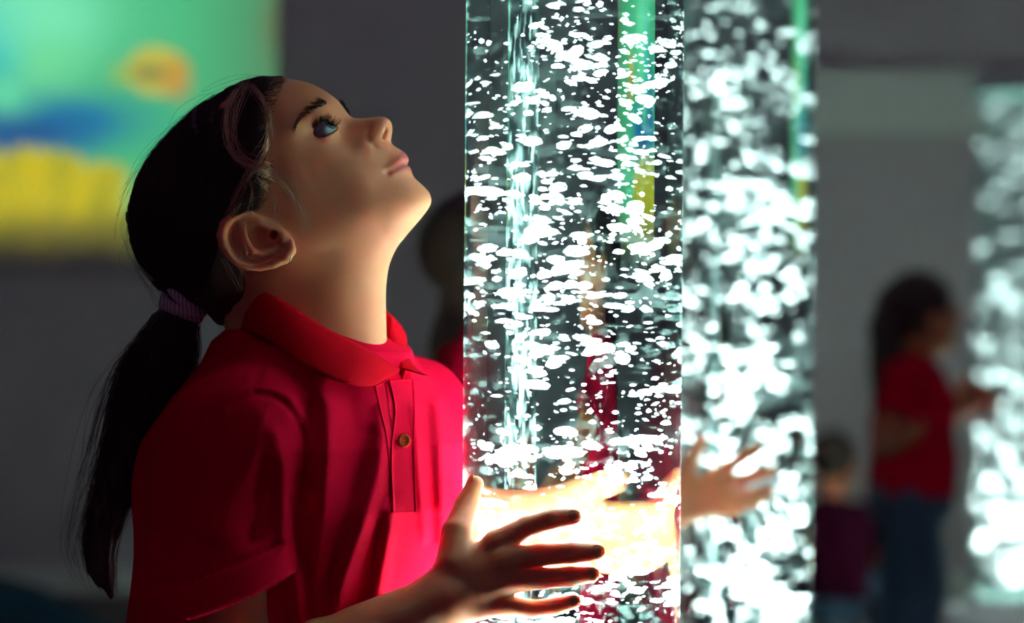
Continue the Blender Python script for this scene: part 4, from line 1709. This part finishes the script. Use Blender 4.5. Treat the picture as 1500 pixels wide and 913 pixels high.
def kid(label, base, fwd, head_c, pitch, s, sh, el, wr, hands, legs, hip_z, tail=None, shirt_len=None, cat='person', dark_hair=True, group=None, res=.0047, foot=None, red=None):
    """base (x, y) of the hips; sh / el / wr: two points each (right, left)"""
    F = unit(list(fwd) + [0])
    R = np.array([F[1], -F[0], 0.0])
    U = np.array([0, 0, 1.0])
    ca, sa = math.cos(pitch), math.sin(pitch)
    hf = F * ca + U * sa
    hu = U * ca - F * sa
    hc = np.asarray(head_c, float)
    rot = np.stack([hf, R, hu], 1)
    root = tag(empty('person', (base[0], base[1], 0)), label, cat, group)
    shm = (np.asarray(sh[0]) + np.asarray(sh[1])) / 2
    neck0 = hc + (-hf * .012 - hu * .075) * s
    neck1 = shm + U * .012

    def loc(p):
        return ((p - hc) @ rot) / s

    def head_f(p):
        q = loc(p)
        q[:, 1] = np.abs(q[:, 1])
        f = sd_ell(q, (-.012, 0, .022), (.090, .073, .082))
        f = smin(f, sd_ell(q, (.034, 0, -.034), (.054, .055, .066)), .030)
        f = smin(f, sd_ell(q, (.060, 0, -.082), (.022, .026, .020)), .025)
        f = smin(f, sd_seg(q, (.084, 0, .006), (.100, 0, -.024), .006, .010), .010)
        f = smin(f, sd_ell(q, (.090, .010, -.027), (.008, .007, .006)), .006)
        f = smax(f, -sd_ell(q, (.094, .030, .004), (.012, .015, .010)), .014)
        f = smin(f, sd_ell(q, (.076, .030, .003), (.0135, .0135, .0125)), .004)
        f = smin(f, sd_ell(q, (.088, 0, -.051), (.008, .020, .005)), .008)
        f = smin(f, sd_ell(q, (.085, 0, -.060), (.008, .017, .005)), .008)
        f = smax(f, -sd_ell(q, (.097, 0, -.0555), (.008, .022, .0012)), .003)
        f = smin(f, sd_ell(q, (-.010, .076, -.012), (.020, .009, .030)), .006)
        f = smax(f, -sd_ell(q, (-.008, .086, -.012), (.011, .006, .018)), .004)
        return f * s

    def body_f(p):
        f = head_f(p)
        f = smin(f, sd_seg(p, neck0, neck1, .040 * s, .043 * s), .03)
        t = sd_seg(p, shm - U * .06, np.array([base[0], base[1], hip_z]), .082 * s, .085 * s)
        t = smin(t, sd_seg(p, sh[0], sh[1], .04 * s, .04 * s), .05)
        f = smin(f, t, .03)
        for i in (0, 1):
            a = sd_chain(p, [sh[i], el[i], np.asarray(el[i]) * .6 + np.asarray(wr[i]) * .4, wr[i]], [.038 * s, .030 * s, .031 * s, .020 * s], .012)
            w_, k_, g_, t_ = hands[i]
            a = smin(a, hand_sdf(p, w_, k_, g_, t_, r=1.15 * s), .012)
            f = smin(f, a, .01)
        for h_, k_, a_ in legs:
            f = smin(f, sd_chain(p, [h_, k_, a_], [.055 * s, .042 * s, .030 * s], .01), .02)
        return f
    pts = np.array(list(sh) + list(el) + list(wr) + [hc] + [q for l in legs for q in l] + [g for h_ in hands for fg in h_[2] for g in fg] + [t for h_ in hands for t in h_[3]])
    lo_b, hi_b = pts.min(0) - .07, pts.max(0) + .07
    hi_b[2] = max(hi_b[2], hc[2] + .13 * s)
    lo_b[:2] = np.minimum(lo_b[:2], hc[:2] - .12)
    hi_b[:2] = np.maximum(hi_b[:2], hc[:2] + .12)
    v_, f_ = polygonize(body_f, lo_b, hi_b, res, relax=2)
    bo = mesh_np('body', v_, f_, M_SKIN, root)
    q = loc(v_)
    lipm = np.clip(1.5 - np.sqrt((q[:, 1] / .020) ** 2 + ((q[:, 2] + .0555) / .010) ** 2), 0, 1) * (q[:, 0] > .075)
    at_ = bo.data.attributes.new('lip', 'FLOAT', 'POINT')
    at_.data.foreach_set('value', lipm.astype(np.float32))
    for sg in (1, -1):
        eyeball(hc + rot @ (np.array([.0785, .030 * sg, .003]) * s), tuple(hf + hu * .1), EYE_R * s, root)
        bw = np.array([[hc + rot @ (np.array([.088 - .012 * t * t, (.014 + .032 * t) * sg, .021 + .004 * math.sin(3 * t)]) * s) for t in np.linspace(0, 1, 10)]])
        vv, ff = tubes(bw, np.linspace(.0034, .0016, 10)[None] * s, 6)
        mesh_np('eyebrow', vv, ff, M_BROW, root)

    def hair_f(p):
        q = loc(p)
        q[:, 1] = np.abs(q[:, 1])
        f = sd_ell(q, (-.016, 0, .026), (.100, .083, .090))
        face = np.maximum(.030 - q[:, 0] + .55 * np.maximum(q[:, 2] - .015, 0) * 1.6, q[:, 2] - .072)
        side = np.maximum(np.maximum(-.022 - q[:, 0], q[:, 2] + .000), .060 - q[:, 1])
        f = smax(f, -face, .006)
        f = smax(f, -side, .006)
        f = smax(f, -(q[:, 2] + .062), .01)
        return (f + .0012 * np.sin(q[:, 2] * 300 + 6 * np.sin(q[:, 0] * 60))) * s
    hp = []
    v_, f_ = polygonize(hair_f, hc - .13 * s, hc + .13 * s, .0042, relax=1)
    ho = mesh_np('hair', v_, f_, M_HAIR, root)
    if tail is not None:
        tp = [np.asarray(t[:3]) for t in tail]
        tr = [t[3] for t in tail]

        def tail_f(p):
            return sd_chain(p, tp, tr, .02) + .0016 * np.sin(p[:, 0] * 330 + p[:, 2] * 30) + .0014 * np.sin(p[:, 1] * 310)
        ar = np.array(tp)
        v_, f_ = polygonize(tail_f, ar.min(0) - .07, ar.max(0) + .07, .0045, relax=1)
        mesh_np('ponytail', v_, f_, M_HAIR, root)
    hip = np.array([base[0], base[1], hip_z])
    bot = hip_z + .0

    def shirt_f(p):
        z = p[:, 2]
        t = np.clip((z - bot) / (shm[2] - bot), 0, 1)
        c = np.array(base)[None] * (1 - t[:, None]) + (shm[:2] - F[:2] * .0)[None] * t[:, None]
        d = p[:, :2] - c
        a = np.interp(t, [0, .5, .8, 1, ], [.128, .124, .126, .105]) * s
        b = np.interp(t, [0, .5, .8, 1], [.104, .098, .094, .066]) * s
        ang = np.arctan2(d @ F[:2], d @ R[:2])
        f = ((np.abs((d @ R[:2]) / a) ** 2.3 + np.abs((d @ F[:2]) / b) ** 2.3) ** (1 / 2.3) - 1) * np.minimum(a, b)
        f -= .004 * s * np.sin(ang * 7 + 2) * (1 - t) + .003 * np.sin(z * 40 + ang * 3)
        f = np.maximum(f, z - shm[2] - .02)
        f = smin(f, sd_seg(p, np.asarray(sh[0]), np.asarray(sh[1]), .046 * s, .046 * s), .04)
        f = smin(f, sd_seg(p, neck1, neck1 - U * .04, .052 * s, .07 * s), .03)
        f = np.maximum(f, bot - z)
        core = f + 0
        for i in (0, 1):
            dr = unit(np.asarray(el[i]) - np.asarray(sh[i]))
            Bq = np.asarray(sh[i]) + dr * .115 * s
            sl, tq = sleeve(p, np.asarray(sh[i]), Bq, dr, .049 * s, .056 * s)
            sl = np.maximum(sl, tq)
            inn = np.maximum(np.maximum(sd_seg(p, np.asarray(sh[i]), Bq + dr * .05, .044 * s, .050 * s), -(tq + .03)), .003 - core)
            f = smax(smin(f, sl, .012), -inn, .001)
        return f
    ar = np.array([hip, shm] + list(sh))
    v_, f_ = polygonize(shirt_f, ar.min(0) - np.array([.19, .19, .02]), ar.max(0) + np.array([.19, .19, .09]), .0054, relax=1)
    so = mesh_np('polo_shirt', v_, f_, red or M_RED, root)
    # collar: a folded ring
    n = 40
    a = np.linspace(0, 2 * math.pi, n, endpoint=False)
    prof = [(.043, .000), (.046, .030), (.050, .033), (.056, .024), (.070, .000), (.066, -.003), (.052, .010)]
    sec = []
    for w in a:
        dd = R * math.cos(w) + F * math.sin(w)
        dip = -.012 * max(0, math.sin(w)) + .006 * max(0, -math.sin(w))
        sec.append([neck1 + (dd * r_ + U * (z_ + .012 + dip)) * s for r_, z_ in prof])
    S_ = np.array(sec)
    m_ = len(prof)
    I = np.arange(n * m_).reshape(n, m_)
    F_ = np.stack([I, np.roll(I, -1, 1), np.roll(np.roll(I, -1, 1), -1, 0), np.roll(I, -1, 0)], -1).reshape(-1, 4)
    mesh_np('collar', S_.reshape(-1, 3), F_, red or M_RED, so)
    jeans_for(legs, root, hip - U * .02, hipw=.112 * s, thigh=.066 * s, res=.007)
    shoes_for(legs, foot if foot is not None else F, root, s * .95, .007)
    return root


def plain_hand(w_, d, up, s=1.0):
    """a relaxed hand: w_ wrist, d finger direction, up towards the thumb"""
    d, up = unit(d), unit(np.asarray(up, float) - unit(d) * (np.asarray(up, float) @ unit(d)))
    n = np.cross(d, up)
    kn = [w_ + d * .056 * s + up * o * s for o in (.022, .008, -.007, -.021)]
    kn[0] = kn[0] - d * .002
    kn[3] = kn[3] - d * .008 * s
    fg = []
    for k, L_, sp in zip(kn, (.052, .058, .054, .042), (.12, .03, -.05, -.14)):
        e = unit(d + up * sp)
        fg.append([k + e * L_ * .45 * s + n * .004, k + e * L_ * .76 * s + n * .010, k + e * L_ * s + n * .017])
    th = [w_ + d * .016 * s + up * .014 * s, w_ + d * .034 * s + up * .034 * s, w_ + d * .052 * s + up * .046 * s, w_ + d * .070 * s + up * .052 * s]
    return (w_, kn, fg, th)


def front_of(T, px, py, r, gap=0.0):
    D = T[1] - R_OUT
    for _ in range(40):
        x = P(px, py, D)[0]
        u = min(abs(x - T[0]), R_OUT + r)
        D = T[1] - math.sqrt(max((R_OUT + r + gap) ** 2 - u * u, 0.0))
    return P(px, py, D)


# child behind the front tube, right hand on the second tube
w2 = np.array(P(990, 748, 2.842))
kn2 = [front_of(T2, 1046, 697, .011), front_of(T2, 1056, 711, .011), front_of(T2, 1057, 729, .011), front_of(T2, 1050, 747, .010)]
fg2 = [[front_of(T2, 1072, 680, .007), front_of(T2, 1093, 668, .007), front_of(T2, 1112, 657, .006)],
       [front_of(T2, 1086, 703, .007), front_of(T2, 1112, 696, .007), front_of(T2, 1133, 689, .006)],
       [front_of(T2, 1086, 727, .007), front_of(T2, 1110, 723, .007), front_of(T2, 1130, 719, .006)],
       [front_of(T2, 1076, 746, .007), front_of(T2, 1097, 740, .006), front_of(T2, 1116, 733, .005)]]
th2 = [np.array(P(1000, 722, 2.842)), np.array(P(1006, 690, 2.852)), np.array(P(1016, 664, 2.872)), np.array(P(1026, 644, 2.885))]
hx, hz = P(722, 372, 3.06)[0], P(722, 372, 3.06)[2]
L2 = [(np.array([-.045, 2.99, .50]), np.array([-.03, 2.985, .28]), np.array([-.05, 2.98, .06])), (np.array([-.045, 3.13, .50]), np.array([-.03, 3.135, .28]), np.array([-.05, 3.14, .06]))]
lw = np.array([.10, 3.20, .62])
kid('child in red behind the front tube, face hidden, hand on the second tube', (-.05, 3.06), (1, -.05), (hx, 3.06, hz - .012), .10, .92,
    (np.array([-.040, 2.935, .915]), np.array([-.040, 3.185, .915])), (np.array([.085, 2.850, .775]), np.array([-.03, 3.21, .70])), (w2, lw),
    ((w2, kn2, fg2, th2), plain_hand(lw, (1, 0, -.1), (0, 0, 1))), L2, .50,
    tail=[(hx - .050, 3.06, hz - .02, .030), (hx - .045, 3.06, hz - .08, .028), (hx - .050, 3.055, hz - .13, .036), (hx - .055, 3.05, hz - .20, .036), (hx - .06, 3.05, hz - .28, .018)])

# child at the far tube
def Q3(px, py, D=6.0):
    return np.array(P(px, py, D))


b3 = Q3(1334, 712, 5.7)
w3, w3b = Q3(1400, 592, 5.70), Q3(1402, 605, 5.90)
L3 = [(np.array([b3[0] - .005, 5.63, .50]), np.array([b3[0] + .03, 5.625, .28]), np.array([b3[0] - .01, 5.61, .055])), (np.array([b3[0] - .005, 5.77, .50]), np.array([b3[0] - .01, 5.78, .28]), np.array([b3[0] - .06, 5.79, .055]))]
kid('blurred child in red polo and jeans reaching for the far tube', (b3[0], 5.7), (.95, .30), Q3(1352, 462, 5.7), .05, 1.03,
    (Q3(1325, 552, 5.575), Q3(1352, 550, 5.83)), (Q3(1298, 650, 5.52), Q3(1340, 650, 5.89)), (w3, w3b),
    (plain_hand(w3, (1, .75, .30), (-.3, 0, 1)), plain_hand(w3b, (1, .2, .3), (-.3, 0, 1))), L3, .515,
    tail=[tuple(Q3(1310, 440, 5.68)) + (.045,), tuple(Q3(1300, 480, 5.67)) + (.046,), tuple(Q3(1296, 540, 5.66)) + (.040,), tuple(Q3(1290, 595, 5.66)) + (.020,)], res=.005)

# child sitting on the floor by the back wall
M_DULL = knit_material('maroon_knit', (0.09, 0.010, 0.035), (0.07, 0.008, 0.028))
x4, y4 = Q3(1222, 668, 6.9)[0], 6.9
w4, w4b = np.array([x4 + .12, y4 + .22, .20]), np.array([x4 - .10, y4 + .25, .20])
L4 = [(np.array([x4 + .06, y4 + .02, .10]), np.array([x4 + .22, y4 + .18, .13]), np.array([x4 + .02, y4 + .27, .07])), (np.array([x4 - .06, y4 + .02, .10]), np.array([x4 - .22, y4 + .20, .13]), np.array([x4 - .01, y4 + .33, .06]))]
kid('dark blurred child in maroon sitting on the floor left of the far standing child', (x4, y4), (.45, 1), (x4, y4 + .01, .51), -.15, .92,
    (np.array([x4 + .120, y4 - .03, .345]), np.array([x4 - .120, y4 + .03, .345])), (np.array([x4 + .17, y4 + .07, .20]), np.array([x4 - .17, y4 + .10, .20])), (w4, w4b),
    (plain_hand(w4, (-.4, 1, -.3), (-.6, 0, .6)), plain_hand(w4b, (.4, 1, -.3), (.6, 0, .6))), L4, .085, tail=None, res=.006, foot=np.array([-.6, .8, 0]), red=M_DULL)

# ------------------------------------------------------------------ beanbag at the lower left
M_BEAN = simple('teal_beanbag_cloth', (0.010, 0.060, 0.10), (0.008, 0.045, 0.08), 40, 0.8, 0.2, bump=0.08)
bb = np.array([P(-35, 913, 5.0)[0], 5.0, 0.0])


def bean_f(p):
    q = p - bb
    ang = np.arctan2(q[:, 1], q[:, 0])
    f = sd_ell(q, (0, 0, .15), (.36, .36, .17))
    f = smin(f, sd_ell(q, (-.05, .06, .22), (.24, .25, .13)), .08)
    f += .006 * np.exp(-.5 * ((np.abs((ang / (math.pi / 3) + 12) % 1 - .5) * .36) / .012) ** 2)
    f += .008 * np.sin(q[:, 0] * 17 + 2 * np.sin(q[:, 2] * 21)) * np.sin(q[:, 1] * 13 + q[:, 2] * 9)
    return smax(f, .0 - p[:, 2], .02)


v, f = polygonize(bean_f, bb - np.array([.5, .5, .05]), bb + np.array([.5, .5, .5]), .012)
bag = tag(empty('beanbag', bb), 'dark teal beanbag on the floor at the lower left', 'beanbag')
mesh_np('cover', v, f, M_BEAN, bag)
vv, ff = revolve([(0, .358), (.035, .356), (.040, .350), (.034, .344), (0, .342)], bb[0] - .05, bb[1] + .06, 20)
mesh_np('top_patch', vv, ff, M_BEAN, bag)
